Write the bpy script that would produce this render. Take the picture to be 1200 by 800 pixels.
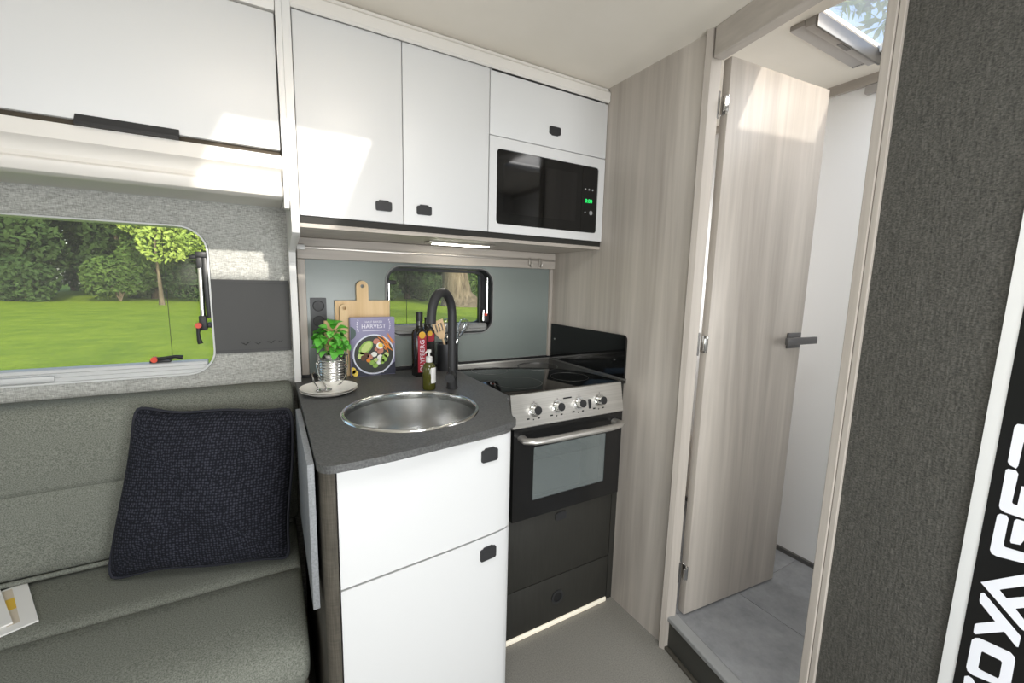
import bpy, bmesh, math, random
from mathutils import Vector, Matrix
PI = math.pi
for o in list(bpy.data.objects): bpy.data.objects.remove(o)
SC = bpy.context.scene
COL = SC.collection
R = math.radians

# ------------------------------------------------------------------ camera
yaw, pit, rol = R(29.88), R(-7.91), R(1.31)
fwd = Vector((math.sin(yaw)*math.cos(pit), math.cos(yaw)*math.cos(pit), math.sin(pit)))
rgt = Vector((math.cos(yaw), -math.sin(yaw), 0)); upv = rgt.cross(fwd)
cx = math.cos(rol)*rgt + math.sin(rol)*upv
cy = -math.sin(rol)*rgt + math.cos(rol)*upv
cz = -fwd
cd = bpy.data.cameras.new('camera'); cam = bpy.data.objects.new('camera', cd); COL.objects.link(cam)
M4 = Matrix((cx, cy, cz)).transposed().to_4x4(); M4.translation = Vector((0, 0, 1.232))
cam.matrix_world = M4
cd.sensor_fit = 'HORIZONTAL'; cd.sensor_width = 36.0; cd.lens = 36.0*494.26/1200.0
cd.clip_start = 0.02; cd.clip_end = 500
SC.camera = cam

# ------------------------------------------------------------------ world, sun, daylight and fill lamps, exposure
w = bpy.data.worlds.new('sky'); SC.world = w; w.use_nodes = True
nt = w.node_tree; bgn = nt.nodes['Background']
sky = nt.nodes.new('ShaderNodeTexSky'); sky.sky_type = 'NISHITA'; sky.sun_disc = False
sky.sun_elevation = R(21.5); sky.sun_rotation = R(170); sky.air_density = 1.0; sky.dust_density = 2.0; sky.ozone_density = 1.0
nt.links.new(sky.outputs[0], bgn.inputs[0]); bgn.inputs[1].default_value = 0.42

SUN_DIR = Vector((-0.17, 1.0, -0.40)).normalized()
ld = bpy.data.lights.new('sun', 'SUN'); ld.energy = 4.6; ld.angle = R(1.2); ld.color = (1.0, 0.95, 0.87)
sun = bpy.data.objects.new('sun', ld); COL.objects.link(sun)
sun.rotation_euler = SUN_DIR.to_track_quat('-Z', 'Y').to_euler()

def area(name, loc, direction, sx, sy, watt, col=(1, 1, 1)):
    l = bpy.data.lights.new(name, 'AREA'); l.shape = 'RECTANGLE'; l.size = sx; l.size_y = sy
    l.energy = watt; l.color = col
    o = bpy.data.objects.new(name, l); COL.objects.link(o); o.location = loc
    o.rotation_euler = Vector(direction).to_track_quat('-Z', 'Y').to_euler()
    return o
# rooflight and end wall daylight, plus added fill lamps where no opening stands free
DAY = (0.985, 0.995, 1.0)
area('fill_low', (0.45, -0.66, 0.70), (-0.12, 1, 0.08), 0.54, 1.10, 20.0, (0.95, 0.98, 1.0))  # added fill in front of a solid panel, brightens the lower white doors
area('fill_upper', (-0.52, -0.66, 1.30), (0.25, 1, 0.10), 0.62, 0.50, 13.0, DAY)  # added fill before a closed panel, brightens the upper partition
area('daylight_front', (-2.1, 0.3, 1.15), (1, 0.1, 0.25), 1.4, 0.7, 2.5, DAY)
area('daylight_rooflight', (0.24, 0.10, 1.945), (0, 0, -1), 0.32, 0.60, 8.0, DAY)
area('daylight_washroom', (1.53, 0.36, 1.99), (0, 0, -1), 0.34, 0.50, 3.0, DAY)
area('fill_washroom_front', (1.50, -0.66, 1.25), (0.0, 1, 0.05), 0.45, 0.55, 5.5, DAY)  # added fill for the washroom door and wall, no open window behind it
area('fill_washroom_rear', (1.52, 1.585, 1.30), (0.0, -1, 0.0), 0.45, 0.50, 5.0, DAY)  # added fill to brighten the hinge gap, this wall has no window
SC.view_settings.view_transform = 'Standard'; SC.view_settings.look = 'None'
SC.view_settings.gamma = 1.0; SC.view_settings.use_curve_mapping = False
SC.view_settings.exposure = 0.0

# ------------------------------------------------------------------ materials
def s2l(c):
    return tuple(((v/255.0)/12.92 if v/255.0 <= 0.04045 else ((v/255.0+0.055)/1.055)**2.4) for v in c)
MATS = {}
def mat(name, rgb, rough=0.5, metal=0.0, spec=0.5, emit=0.0, coat=0.0):
    m = bpy.data.materials.new(name); m.use_nodes = True
    b = m.node_tree.nodes['Principled BSDF']
    c = s2l(rgb)
    b.inputs['Base Color'].default_value = (*c, 1); b.inputs['Roughness'].default_value = rough
    b.inputs['Metallic'].default_value = metal; b.inputs['Specular IOR Level'].default_value = spec
    b.inputs['Coat Weight'].default_value = coat
    if emit:
        b.inputs['Emission Color'].default_value = (*c, 1); b.inputs['Emission Strength'].default_value = emit
    MATS[name] = m
    return m
def noisy(name, c1, c2, scale=(1, 1, 1), nscale=1.0, detail=4.0, rough=0.6, lo=0.35, hi=0.65, bump=0.0, bscale=None,
          bdist=0.002, spec=0.5, metal=0.0, nrough=0.55, distort=0.0, extra=None):
    """two colours mixed by a (stretched) noise, optional relief from the same noise"""
    m = mat(name, c1, rough, metal, spec); t = m.node_tree; b = t.nodes['Principled BSDF']
    tc = t.nodes.new('ShaderNodeTexCoord'); mp = t.nodes.new('ShaderNodeMapping')
    mp.inputs['Scale'].default_value = scale
    t.links.new(tc.outputs['Object'], mp.inputs[0])
    n = t.nodes.new('ShaderNodeTexNoise'); n.inputs['Scale'].default_value = nscale
    n.inputs['Detail'].default_value = detail; n.inputs['Roughness'].default_value = nrough
    n.inputs['Distortion'].default_value = distort
    t.links.new(mp.outputs[0], n.inputs['Vector'])
    r = t.nodes.new('ShaderNodeValToRGB')
    r.color_ramp.elements[0].position = lo; r.color_ramp.elements[0].color = (*s2l(c1), 1)
    r.color_ramp.elements[1].position = hi; r.color_ramp.elements[1].color = (*s2l(c2), 1)
    t.links.new(n.outputs['Fac'], r.inputs[0])
    out = r.outputs[0]; hgt = n.outputs['Fac']
    if extra:      # second stretched noise multiplied on top (weaves, fine grain)
        es, en, amt = extra
        mp2 = t.nodes.new('ShaderNodeMapping'); mp2.inputs['Scale'].default_value = es
        t.links.new(tc.outputs['Object'], mp2.inputs[0])
        n2 = t.nodes.new('ShaderNodeTexNoise'); n2.inputs['Scale'].default_value = en; n2.inputs['Detail'].default_value = 3
        t.links.new(mp2.outputs[0], n2.inputs['Vector'])
        r2 = t.nodes.new('ShaderNodeMapRange'); r2.inputs['From Min'].default_value = 0.3; r2.inputs['From Max'].default_value = 0.7
        r2.inputs['To Min'].default_value = 1.0-amt; r2.inputs['To Max'].default_value = 1.0+amt*0.6
        t.links.new(n2.outputs['Fac'], r2.inputs['Value'])
        mx = t.nodes.new('ShaderNodeVectorMath'); mx.operation = 'SCALE'
        t.links.new(out, mx.inputs[0]); t.links.new(r2.outputs[0], mx.inputs['Scale'])
        out = mx.outputs[0]
        ad = t.nodes.new('ShaderNodeMath'); ad.operation = 'ADD'
        t.links.new(n.outputs['Fac'], ad.inputs[0]); t.links.new(n2.outputs['Fac'], ad.inputs[1]); hgt = ad.outputs[0]
    t.links.new(out, b.inputs['Base Color'])
    if bump:
        bp = t.nodes.new('ShaderNodeBump'); bp.inputs['Strength'].default_value = bump; bp.inputs['Distance'].default_value = bdist
        t.links.new(hgt, bp.inputs['Height']); t.links.new(bp.outputs[0], b.inputs['Normal'])
    return m
def glass(name, tint, gloss=0.10, rough=0.0, haze=0.0, hazecol=(.3, .33, .32), milky=False):
    m = bpy.data.materials.new(name); m.use_nodes = True; t = m.node_tree
    t.nodes.remove(t.nodes['Principled BSDF']); out = t.nodes['Material Output']
    tr = t.nodes.new('ShaderNodeBsdfTransparent'); tr.inputs[0].default_value = (*tint, 1)
    gl = t.nodes.new('ShaderNodeBsdfGlossy'); gl.inputs['Roughness'].default_value = rough
    fr = t.nodes.new('ShaderNodeLayerWeight'); fr.inputs[0].default_value = 0.5
    pw = t.nodes.new('ShaderNodeMath'); pw.operation = 'POWER'; pw.inputs[1].default_value = 5.0
    t.links.new(fr.outputs['Facing'], pw.inputs[0])
    sc = t.nodes.new('ShaderNodeMath'); sc.operation = 'MULTIPLY_ADD'; sc.inputs[1].default_value = 0.85; sc.inputs[2].default_value = gloss
    t.links.new(pw.outputs[0], sc.inputs[0])
    if haze:
        df = t.nodes.new('ShaderNodeBsdfTranslucent' if milky else 'ShaderNodeBsdfDiffuse'); df.inputs[0].default_value = (*hazecol, 1)
        m2 = t.nodes.new('ShaderNodeMixShader'); m2.inputs[0].default_value = haze
        t.links.new(tr.outputs[0], m2.inputs[1]); t.links.new(df.outputs[0], m2.inputs[2]); tr = m2
    if gloss < 0:
        t.links.new(tr.outputs[0], out.inputs[0]); MATS[name] = m; return m
    mx = t.nodes.new('ShaderNodeMixShader'); t.links.new(sc.outputs[0], mx.inputs[0])
    t.links.new(tr.outputs[0], mx.inputs[1]); t.links.new(gl.outputs[0], mx.inputs[2]); t.links.new(mx.outputs[0], out.inputs[0])
    MATS[name] = m; return m
def dotty(name, c1, c2, scale, rough=0.9, bump=0.6, bdist=0.003):
    m = mat(name, c1, rough, 0, 0.2); t = m.node_tree; b = t.nodes['Principled BSDF']
    tc = t.nodes.new('ShaderNodeTexCoord'); mp = t.nodes.new('ShaderNodeMapping'); mp.inputs['Scale'].default_value = scale
    v = t.nodes.new('ShaderNodeTexVoronoi'); v.inputs['Scale'].default_value = 1.0; v.inputs['Randomness'].default_value = 0.35
    t.links.new(tc.outputs['UV'], mp.inputs[0]); t.links.new(mp.outputs[0], v.inputs['Vector'])
    r = t.nodes.new('ShaderNodeValToRGB'); r.color_ramp.elements[0].position = 0.15; r.color_ramp.elements[0].color = (*s2l(c2), 1)
    r.color_ramp.elements[1].position = 0.5; r.color_ramp.elements[1].color = (*s2l(c1), 1)
    t.links.new(v.outputs['Distance'], r.inputs[0]); t.links.new(r.outputs[0], b.inputs['Base Color'])
    iv = t.nodes.new('ShaderNodeMath'); iv.operation = 'SUBTRACT'; iv.inputs[0].default_value = 1.0
    t.links.new(v.outputs['Distance'], iv.inputs[1])
    bp = t.nodes.new('ShaderNodeBump'); bp.inputs['Strength'].default_value = bump; bp.inputs['Distance'].default_value = bdist
    t.links.new(iv.outputs[0], bp.inputs['Height']); t.links.new(bp.outputs[0], b.inputs['Normal'])
    return m

mat('white', (214, 213, 210), 0.3); mat('white_door', (209, 209, 208), 0.42)
mat('shower_white', (238, 237, 235), 0.3); mat('white_trim', (216, 212, 205), 0.4); mat('sign_white', (236, 236, 234), 0.4)
noisy('ceiling', (222, 215, 202), (227, 220, 208), (3, 3, 3), 1.0, rough=0.8, bump=0.05)
WC1, WC2 = (157, 149, 140), (193, 185, 175)
noisy('wood_v', WC1, WC2, (9, 9, 0.55), 1.0, 5, 0.42, 0.30, 0.72, 0.06, extra=((75, 75, 2.2), 1.0, 0.07), distort=1.2)
noisy('wood_h', WC1, WC2, (0.55, 9, 9), 1.0, 5, 0.42, 0.30, 0.72, 0.06, extra=((2.2, 75, 75), 1.0, 0.07), distort=1.2)
noisy('wood_l', WC1, WC2, (9, 0.55, 9), 1.0, 5, 0.42, 0.30, 0.72, 0.06, extra=((75, 2.2, 75), 1.0, 0.07), distort=1.2)
noisy('wall_fabric', (150, 150, 144), (202, 202, 197), (90, 90, 560), 1.0, 3, 0.9, 0.30, 0.70, 0.10, extra=((560, 560, 90), 1.0, 0.25), spec=0.1)
noisy('wall_linen', (56, 55, 51), (88, 86, 80), (230, 230, 420), 1.0, 2, 0.7, 0.3, 0.7, 0.6, bdist=0.002, extra=((260, 260, 40), 1.0, 0.22), spec=0.3)
noisy('upholstery', (92, 94, 86), (140, 142, 132), (380, 380, 380), 1.0, 3, 0.95, 0.3, 0.7, 0.25, spec=0.1)
noisy('bench_fabric', (74, 70, 62), (92, 87, 78), (380, 380, 30), 1.0, 3, 0.8, 0.3, 0.7, 0.3, spec=0.2)
noisy('cabinet_brown', (66, 62, 54), (84, 79, 70), (420, 420, 18), 1.0, 2, 0.7, 0.3, 0.7, 0.3, extra=((20, 20, 300), 1.0, 0.15), spec=0.3)
noisy('cooker_panel', (46, 45, 41), (50, 49, 45), (200, 200, 14), 1.0, 2, 0.6, spec=0.25)
noisy('carpet', (124, 121, 114), (148, 145, 137), (260, 260, 260), 1.0, 4, 0.95, 0.3, 0.7, 0.2, spec=0.1)
noisy('stone_top', (62, 62, 61), (96, 96, 95), (230, 230, 230), 1.0, 5, 0.5, 0.3, 0.72, 0.05, spec=0.4)
noisy('stone_light', (112, 114, 116), (142, 144, 146), (230, 230, 230), 1.0, 5, 0.5, 0.3, 0.72, 0.05, spec=0.4)
noisy('tile_grey', (112, 113, 115), (148, 149, 150), (9, 9, 9), 1.0, 8, 0.45, 0.3, 0.7, 0.05, nrough=0.7)
mat('grout', (150, 150, 150), 0.8)
mat('splash', (124, 132, 128), 0.25, spec=0.5)
mat('step_metal', (150, 151, 150), 0.45, 0.3); mat('riser', (56, 55, 50), 0.6)
mat('black', (26, 26, 27), 0.45); mat('matt_black', (44, 44, 45), 0.5, spec=0.4); mat('gap_black', (12, 12, 12), 0.8)
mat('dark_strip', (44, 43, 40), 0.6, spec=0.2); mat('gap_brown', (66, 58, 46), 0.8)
mat('black_glass', (14, 14, 14), 0.06, spec=0.5); mat('mw_glass', (20, 20, 19), 0.08, spec=0.4); mat('mw_window', (12, 12, 12), 0.05, spec=0.6)
mat('oven_black', (26, 26, 26), 0.25); mat('oven_cavity', (178, 182, 178), 0.4)
noisy('steel', (180, 177, 171), (194, 191, 185), (3, 400, 400), 1.0, 2, 0.34, metal=0.7)
noisy('sink_steel', (200, 200, 198), (212, 212, 210), (60, 60, 400), 1.0, 2, 0.27, metal=1.0)
mat('chrome', (215, 215, 213), 0.12, 1.0); mat('grey_metal', (120, 118, 115), 0.35, 0.8)
mat('handle_grey', (98, 97, 97), 0.45, 0.3)
mat('rail', (178, 173, 166), 0.32, 0.7); mat('led', (255, 248, 232), 0.4, emit=22.0); mat('plinth_light', (255, 246, 226), 0.4, emit=0.2)
mat('frame_grey', (205, 206, 204), 0.35); mat('frame_dark', (40, 41, 42), 0.4); mat('cassette', (198, 199, 198), 0.35); mat('cassette_dark', (130, 131, 129), 0.35)
mat('red_button', (216, 74, 46), 0.4); mat('pocket', (92, 92, 92), 0.85, spec=0.15); mat('pocket_dark', (78, 78, 79), 0.85); mat('bird', (50, 50, 50), 0.9)
dotty('pillow_navy', (22, 23, 29), (60, 61, 71), (60, 60, 60)); mat('piping_navy', (32, 33, 42), 0.8)
mat('paper', (236, 234, 230), 0.6); mat('print_cream', (214, 202, 184), 0.6); mat('print_green', (170, 204, 160), 0.6); mat('print_wood', (176, 150, 120), 0.6); mat('print_yellow', (226, 186, 70), 0.6); mat('print_grey', (222, 220, 216), 0.6)
noisy('maple', (198, 166, 118), (220, 192, 148), (50, 50, 2), 1.0, 4, 0.5, 0.3, 0.7)
mat('soil', (50, 38, 28), 0.9); mat('leaf', (92, 178, 62), 0.4); mat('leaf_b', (78, 160, 50), 0.4); mat('leaf_c', (116, 198, 84), 0.4); mat('stem', (110, 160, 70), 0.6)
mat('tin', (205, 205, 202), 0.22, 1.0); mat('plate', (236, 232, 224), 0.3)
mat('book_violet', (140, 136, 168), 0.45); mat('book_navy', (44, 46, 62), 0.45); mat('ink_white', (232, 230, 238), 0.5)
mat('food_bowl', (54, 56, 52), 0.5); mat('bowl_rim', (216, 220, 232), 0.4); mat('food_green', (148, 186, 84), 0.5); mat('food_lime', (196, 214, 130), 0.5)
mat('food_orange', (232, 138, 44), 0.5); mat('food_yellow', (244, 212, 88), 0.5); mat('food_white', (240, 240, 232), 0.5); mat('food_brown', (96, 62, 40), 0.5); mat('food_pink', (196, 130, 110), 0.5); mat('bowl_teal', (44, 72, 66), 0.4)
mat('bottle_dark', (24, 22, 20), 0.12, spec=0.6); mat('label_red', (168, 42, 58), 0.5); mat('label_gold', (224, 174, 62), 0.45)
mat('soap_green', (72, 72, 26), 0.1, spec=0.6); mat('jar', (112, 113, 117), 0.28, 0.85); mat('beech', (206, 176, 138), 0.6)
mat('sign_black', (10, 10, 10), 0.35); mat('sign_letter', (226, 227, 232), 0.4); mat('display_green', (40, 230, 110), 0.5, emit=1.2); mat('button_grey', (150, 150, 150), 0.5)
mat('skylight_grey', (166, 161, 156), 0.5); mat('skylight_white', (240, 240, 238), 0.5)
noisy('lawn', (106, 134, 28), (152, 172, 44), (1.2, 1.2, 1.2), 1.0, 9, 0.95, 0.3, 0.7, 0.0, nrough=0.75, extra=((14, 14, 14), 1.0, 0.25), spec=0.1)
noisy('foliage_a', (48, 72, 31), (92, 116, 56), (1.1, 1.1, 1.1), 1.0, 5, 0.8, 0.3, 0.7, spec=0.15)
noisy('foliage_b', (34, 52, 27), (66, 88, 46), (1.1, 1.1, 1.1), 1.0, 5, 0.8, 0.3, 0.7, spec=0.15)
noisy('foliage_c', (112, 140, 56), (176, 196, 104), (1.1, 1.1, 1.1), 1.0, 5, 0.8, 0.3, 0.7, spec=0.15)
noisy('bark', (74, 66, 54), (124, 114, 98), (6, 6, 1.0), 1.0, 6, 0.9, 0.3, 0.7, 0.6, bdist=0.05, spec=0.1)
glass('window_pane', (0.90, 0.92, 0.90), -1, 0.0, 0.08, (.5, .5, .48)); glass('rooflight_pane', (0.97, 0.97, 0.97), 0.01, 0.0, 0.16, (.9, .9, .9), True); glass('oven_pane', (0.7, 0.74, 0.73), 0.08, 0.02, 0.45, (.26, .29, .285))  # grey diffuse haze in the oven pane stands in for room reflections

# ------------------------------------------------------------------ mesh helpers
def BM(): return bmesh.new()
def xf(bm, verts, M):
    if M is not None: bmesh.ops.transform(bm, matrix=M, verts=verts)
def box(bm, x0, x1, y0, y1, z0, z1, bev=0.0, seg=2, M=None):
    r = bmesh.ops.create_cube(bm, size=1.0); vs = r['verts']
    for v in vs:
        v.co = Vector((x0+(x1-x0)*(v.co.x+.5), y0+(y1-y0)*(v.co.y+.5), z0+(z1-z0)*(v.co.z+.5)))
    if bev:
        es = list({e for v in vs for e in v.link_edges})
        rr = bmesh.ops.bevel(bm, geom=es, offset=bev, offset_type='OFFSET', segments=seg, profile=0.5, affect='EDGES')
        vs = list({v for f in rr['faces'] for v in f.verts} | {v for v in vs if v.is_valid})
    xf(bm, vs, M); return bm
AX = {'xy': lambda a, b, c: (a, b, c), 'xz': lambda a, b, c: (a, c, b), 'yz': lambda a, b, c: (c, a, b)}
def prism(bm, pts, plane, lo, hi, holes=(), M=None):
    f = AX[plane]; before = set(bm.verts)
    if not holes:
        a = [bm.verts.new(f(p[0], p[1], lo)) for p in pts]; b = [bm.verts.new(f(p[0], p[1], hi)) for p in pts]
        bm.faces.new(a); bm.faces.new(b); n = len(pts)
        for i in range(n): bm.faces.new((a[i], a[(i+1) % n], b[(i+1) % n], b[i]))
    else:
        es = []; 
        for loop in [pts]+list(holes):
            vs = [bm.verts.new(f(p[0], p[1], lo)) for p in loop]
            for i in range(len(vs)): es.append(bm.edges.new((vs[i], vs[(i+1) % len(vs)])))
        r = bmesh.ops.triangle_fill(bm, edges=es, use_beauty=True)
        fs = [g for g in r['geom'] if isinstance(g, bmesh.types.BMFace)]
        ex = bmesh.ops.extrude_face_region(bm, geom=fs)
        d = Vector(f(0, 0, hi-lo))
        bmesh.ops.translate(bm, vec=d, verts=[g for g in ex['geom'] if isinstance(g, bmesh.types.BMVert)])
    xf(bm, [v for v in bm.verts if v not in before], M); return bm
def rrect(x0, x1, z0, z1, r, n=6):
    out = []
    for (cx_, cz_, a0) in ((x1-r, z1-r, 0), (x0+r, z1-r, 90), (x0+r, z0+r, 180), (x1-r, z0+r, 270)):
        for i in range(n+1):
            a = R(a0+90*i/n); out.append((cx_+r*math.cos(a), cz_+r*math.sin(a)))
    return out
def circ(cx_, cy_, r, n=32): return [(cx_+r*math.cos(2*PI*i/n), cy_+r*math.sin(2*PI*i/n)) for i in range(n)]
def lathe(bm, prof, c, n=32, M=None, sx=1, sy=1):
    before = set(bm.verts); rings = []
    for (r, z) in prof:
        if r < 1e-6: rings.append([bm.verts.new((c[0], c[1], c[2]+z))])
        else: rings.append([bm.verts.new((c[0]+sx*r*math.cos(2*PI*i/n), c[1]+sy*r*math.sin(2*PI*i/n), c[2]+z)) for i in range(n)])
    for a, b in zip(rings[:-1], rings[1:]):
        for i in range(n):
            j = (i+1) % n
            if len(a) == 1 and len(b) == 1: break
            if len(a) == 1: bm.faces.new((a[0], b[i], b[j]))
            elif len(b) == 1: bm.faces.new((a[i], a[j], b[0]))
            else: bm.faces.new((a[i], a[j], b[j], b[i]))
    xf(bm, [v for v in bm.verts if v not in before], M); return bm
def tube(bm, path, r, n=10, cap=True, flat=1.0, closed=False):
    P = [Vector(p) for p in path]; rings = []; prev = None
    rr = r if isinstance(r, (list, tuple)) else [r]*len(P)
    for i, p in enumerate(P):
        if closed: t = (P[(i+1) % len(P)]-P[i-1]).normalized()
        elif i == 0: t = (P[1]-P[0]).normalized()
        elif i == len(P)-1: t = (P[-1]-P[-2]).normalized()
        else: t = ((P[i+1]-p).normalized()+(p-P[i-1]).normalized()).normalized()
        if prev is None:
            a = Vector((0, 0, 1)) if abs(t.z) < 0.9 else Vector((1, 0, 0))
            u = t.cross(a).normalized()
        else: u = (prev-t*prev.dot(t)).normalized()
        prev = u; v = t.cross(u)
        rings.append([bm.verts.new(p+rr[i]*(math.cos(2*PI*k/n)*u+flat*math.sin(2*PI*k/n)*v)) for k in range(n)])
    pairs = list(zip(rings[:-1], rings[1:]))
    if closed: pairs.append((rings[-1], rings[0]))
    for a, b in pairs:
        for k in range(n): bm.faces.new((a[k], a[(k+1) % n], b[(k+1) % n], b[k]))
    if cap and not closed: bm.faces.new(rings[0]); bm.faces.new(rings[-1])
    return bm
def cyl(bm, p0, p1, r, n=24): return tube(bm, [p0, p1], r, n)
def obj(name, bm, m, parent=None, smooth=True, angle=35, free=False):
    bmesh.ops.recalc_face_normals(bm, faces=bm.faces)
    me = bpy.data.meshes.new(name)
    xs = [v.co.x for v in bm.verts]; ys = [v.co.y for v in bm.verts]; zs = [v.co.z for v in bm.verts]
    base = Vector(((min(xs)+max(xs))/2, (min(ys)+max(ys))/2, min(zs)))
    if free: base = Vector((0, 0, 0))
    for v in bm.verts: v.co -= base
    bm.to_mesh(me); bm.free()
    me.materials.append(MATS[m])
    if smooth:
        for p in me.polygons: p.use_smooth = True
        me.set_sharp_from_angle(angle=R(angle))
    o = bpy.data.objects.new(name, me); COL.objects.link(o)
    if parent is not None:
        wl = Vector((0, 0, 0)); q = parent
        while q is not None: wl = wl+q.location; q = q.parent
        o.parent = parent; o.location = base-wl
    else: o.location = base
    return o
def tag(o, label, cat=None, group=None):
    o['label'] = label
    if cat: o['category'] = cat
    if group: o['group'] = group
    return o
def thing(name, label, cat, loc, group=None):
    o = bpy.data.objects.new(name, None); COL.objects.link(o); o.location = loc; o.empty_display_size = 0.05
    return tag(o, label, cat, group)
def struct(name, bm, m, label, parent=None, smooth=False):
    o = obj(name, bm, m, parent, smooth=smooth)
    if parent is None: o['kind'] = 'structure'; o['label'] = label
    return o
def structroot(name, label, loc):
    o = bpy.data.objects.new(name, None); COL.objects.link(o); o.location = loc; o.empty_display_size = 0.05
    o['kind'] = 'structure'; o['label'] = label; return o
def textmesh(body, size, M, depth=0.0004):
    cu = bpy.data.curves.new('lettering', 'FONT'); cu.body = body; cu.size = size; cu.extrude = depth; cu.align_x = 'CENTER'; cu.align_y = 'CENTER'; cu.resolution_u = 3
    t = bpy.data.objects.new('lettering', cu); COL.objects.link(t)
    dg = bpy.context.evaluated_depsgraph_get(); dg.update()
    me = bpy.data.meshes.new_from_object(t.evaluated_get(dg))
    bpy.data.objects.remove(t)
    b = BM(); b.from_mesh(me); bpy.data.meshes.remove(me); bmesh.ops.transform(b, matrix=M, verts=b.verts)
    return b
MFRONT = Matrix(((1, 0, 0, 0), (0, 0, -1, 0), (0, 1, 0, 0), (0, 0, 0, 1)))     # text plane: x right, reading along +x, facing -y
def at_front(x, y, z, rot=0.0): return Matrix.Translation((x, y, z)) @ Matrix.Rotation(rot, 4, 'Y') @ MFRONT

# frame of the slanted washroom wall: t runs along the wall, n points into the living area
WO = Vector((1.12, 0.85, 0)); WD = Vector((-0.17, -0.985, 0)).normalized(); WN = Vector((WD.y, -WD.x, 0))
MW = Matrix(((WD.x, WN.x, 0, WO.x), (WD.y, WN.y, 0, WO.y), (0, 0, 1, 0), (0, 0, 0, 1)))
def wp(t, n=0.0): p = WO+WD*t+WN*n; return (p.x, p.y)

YW = 1.612     # inner face of the rear side wall
# ================================================================== SETTING
W1 = (-1.28, -0.156, 0.925, 1.381, 0.075)     # side window by the sofa
W2 = (0.376, 0.824, 1.020, 1.287, 0.062)      # window over the sink
b = BM(); prism(b, [(-2.2, -0.08), (1.9, -0.08), (1.9, 2.03), (-2.2, 2.03)], 'xz', YW, YW+0.035, holes=[rrect(*W1, n=8), rrect(*W2, n=8)])
struct('wall_back', b, 'wall_fabric', 'grey woven fabric covered side wall with rounded windows')
END = wp(1.58)
b = BM(); prism(b, [(-2.2, -0.72), (END[0], -0.72), wp(0.0), (1.125, 0.86), (1.125, 1.612), (-2.2, 1.612)], 'xy', -0.05, 0.0)
struct('floor', b, 'carpet', 'speckled grey floor in front of the kitchen')
SKY1 = [(0.07, -0.22), (0.415, -0.22), (0.415, 0.44), (0.07, 0.44)]
b = BM(); prism(b, [(-2.25, -0.80), (END[0]+.02, -0.80), wp(0.0, -0.02), (1.145, 0.86), (1.145, 1.612), (-2.25, 1.612)], 'xy', 1.95, 1.966, holes=[SKY1])
struct('ceiling', b, 'ceiling', 'smooth beige caravan ceiling over the kitchen')
SKB = [(1.334, 0.05), (1.72, 0.05), (1.72, 0.693), (1.334, 0.693)]
b = BM(); prism(b, [(END[0]+.02, -0.80), (1.92, -0.80), (1.92, 1.612), (1.145, 1.612), (1.145, 0.86), wp(0.0, -0.02)], 'xy', 1.976, 1.992, holes=[SKB])
struct('ceiling_washroom', b, 'ceiling', 'beige washroom ceiling around the rooflight')
b = BM(); prism(b, [wp(1.58, -0.02), wp(0.0, -0.02), (1.145, 0.86), (1.145, 1.612), (1.155, 1.612), (1.155, 0.86), wp(0.0, -0.03), wp(1.58, -0.03)], 'xy', 1.951, 1.99)
struct('trim_20', b, 'ceiling', 'beige step between kitchen ceiling and washroom ceiling')
# wall behind the camera its holes filled by unseen solid panels added against the sun
b = BM(); prism(b, [(-2.2, -0.08), (1.9, -0.08), (1.9, 2.03), (-2.2, 2.03)], 'xz', -0.80, -0.72,
                holes=[[(0.15, 0.02), (0.75, 0.02), (0.75, 1.80), (0.15, 1.80)], rrect(-0.85, -0.19, 1.02, 1.58, 0.06), rrect(1.26, 1.74, 0.95, 1.55, 0.06)])
struct('wall_front', b, 'white', 'pale wall opposite the kitchen')
b = BM(); box(b, 0.151, 0.749, -0.78, -0.74, 0.021, 1.799, 0.004); struct('added_panel_entrance', b, 'white', 'unseen white entrance panel added to keep the sun out')  # unseen solid panel added to stop sun falling on the seat
b = BM(); prism(b, rrect(-0.849, -0.191, 1.021, 1.579, 0.059), 'xz', -0.77, -0.74); struct('added_panel_front', b, 'white', 'unseen white window panel added to keep the sun out')  # unseen solid panel, added so that no sun enters behind the fill lamp
b = BM(); prism(b, rrect(1.261, 1.739, 0.951, 1.549, 0.059), 'xz', -0.77, -0.74); struct('added_panel_washroom', b, 'white', 'unseen white panel added behind the washroom fill lamp')  # added unseen panel, closes the hole made for the washroom fill
b = BM(); prism(b, [(-0.80, -0.08), (1.66, -0.08), (1.66, 2.03), (-0.80, 2.03)], 'yz', -2.25, -2.2, holes=[[(-0.4, 0.8), (1.0, 0.8), (1.0, 1.5), (-0.4, 1.5)]])
struct('wall_left', b, 'white', 'pale end wall beyond the sofa')
# partition between cooker and washroom
b = BM(); box(b, 1.125, 1.145, 0.8755, YW, 0, 1.95)
struct('wall_right', b, 'wood_v', 'grey oak panelled partition beside the cooker')
b = BM(); prism(b, [(1.116, 0.871), (1.106, 0.862), (1.113, 0.846), (1.148, 0.838), (1.154, 0.871)], 'xy', 0.0, 1.95)
struct('trim_1', b, 'wood_v', 'rounded oak door post between partition and washroom door')
b = BM(); box(b, 0.012, 0.445, -0.03, 0.006, 1.868, 1.95, 0.003, M=MW)
struct('trim_2', b, 'wood_l', 'oak lintel above the washroom doorway')
b = BM(); box(b, 0.443, 0.4615, -0.035, 0.008, 0.0, 1.95, 0.002, M=MW)
struct('trim_3', b, 'wood_v', 'narrow oak door jamb beside the washroom opening')
b = BM(); box(b, 0.4625, 0.474, -0.035, 0.006, 0.0, 1.95, 0.0015, M=MW)
struct('trim_4', b, 'wood_v', 'oak edge strip bordering the charcoal textured wall')
b = BM(); box(b, 0.474, 1.62, -0.035, 0.0, 0.0, 1.95, M=MW)
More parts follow.
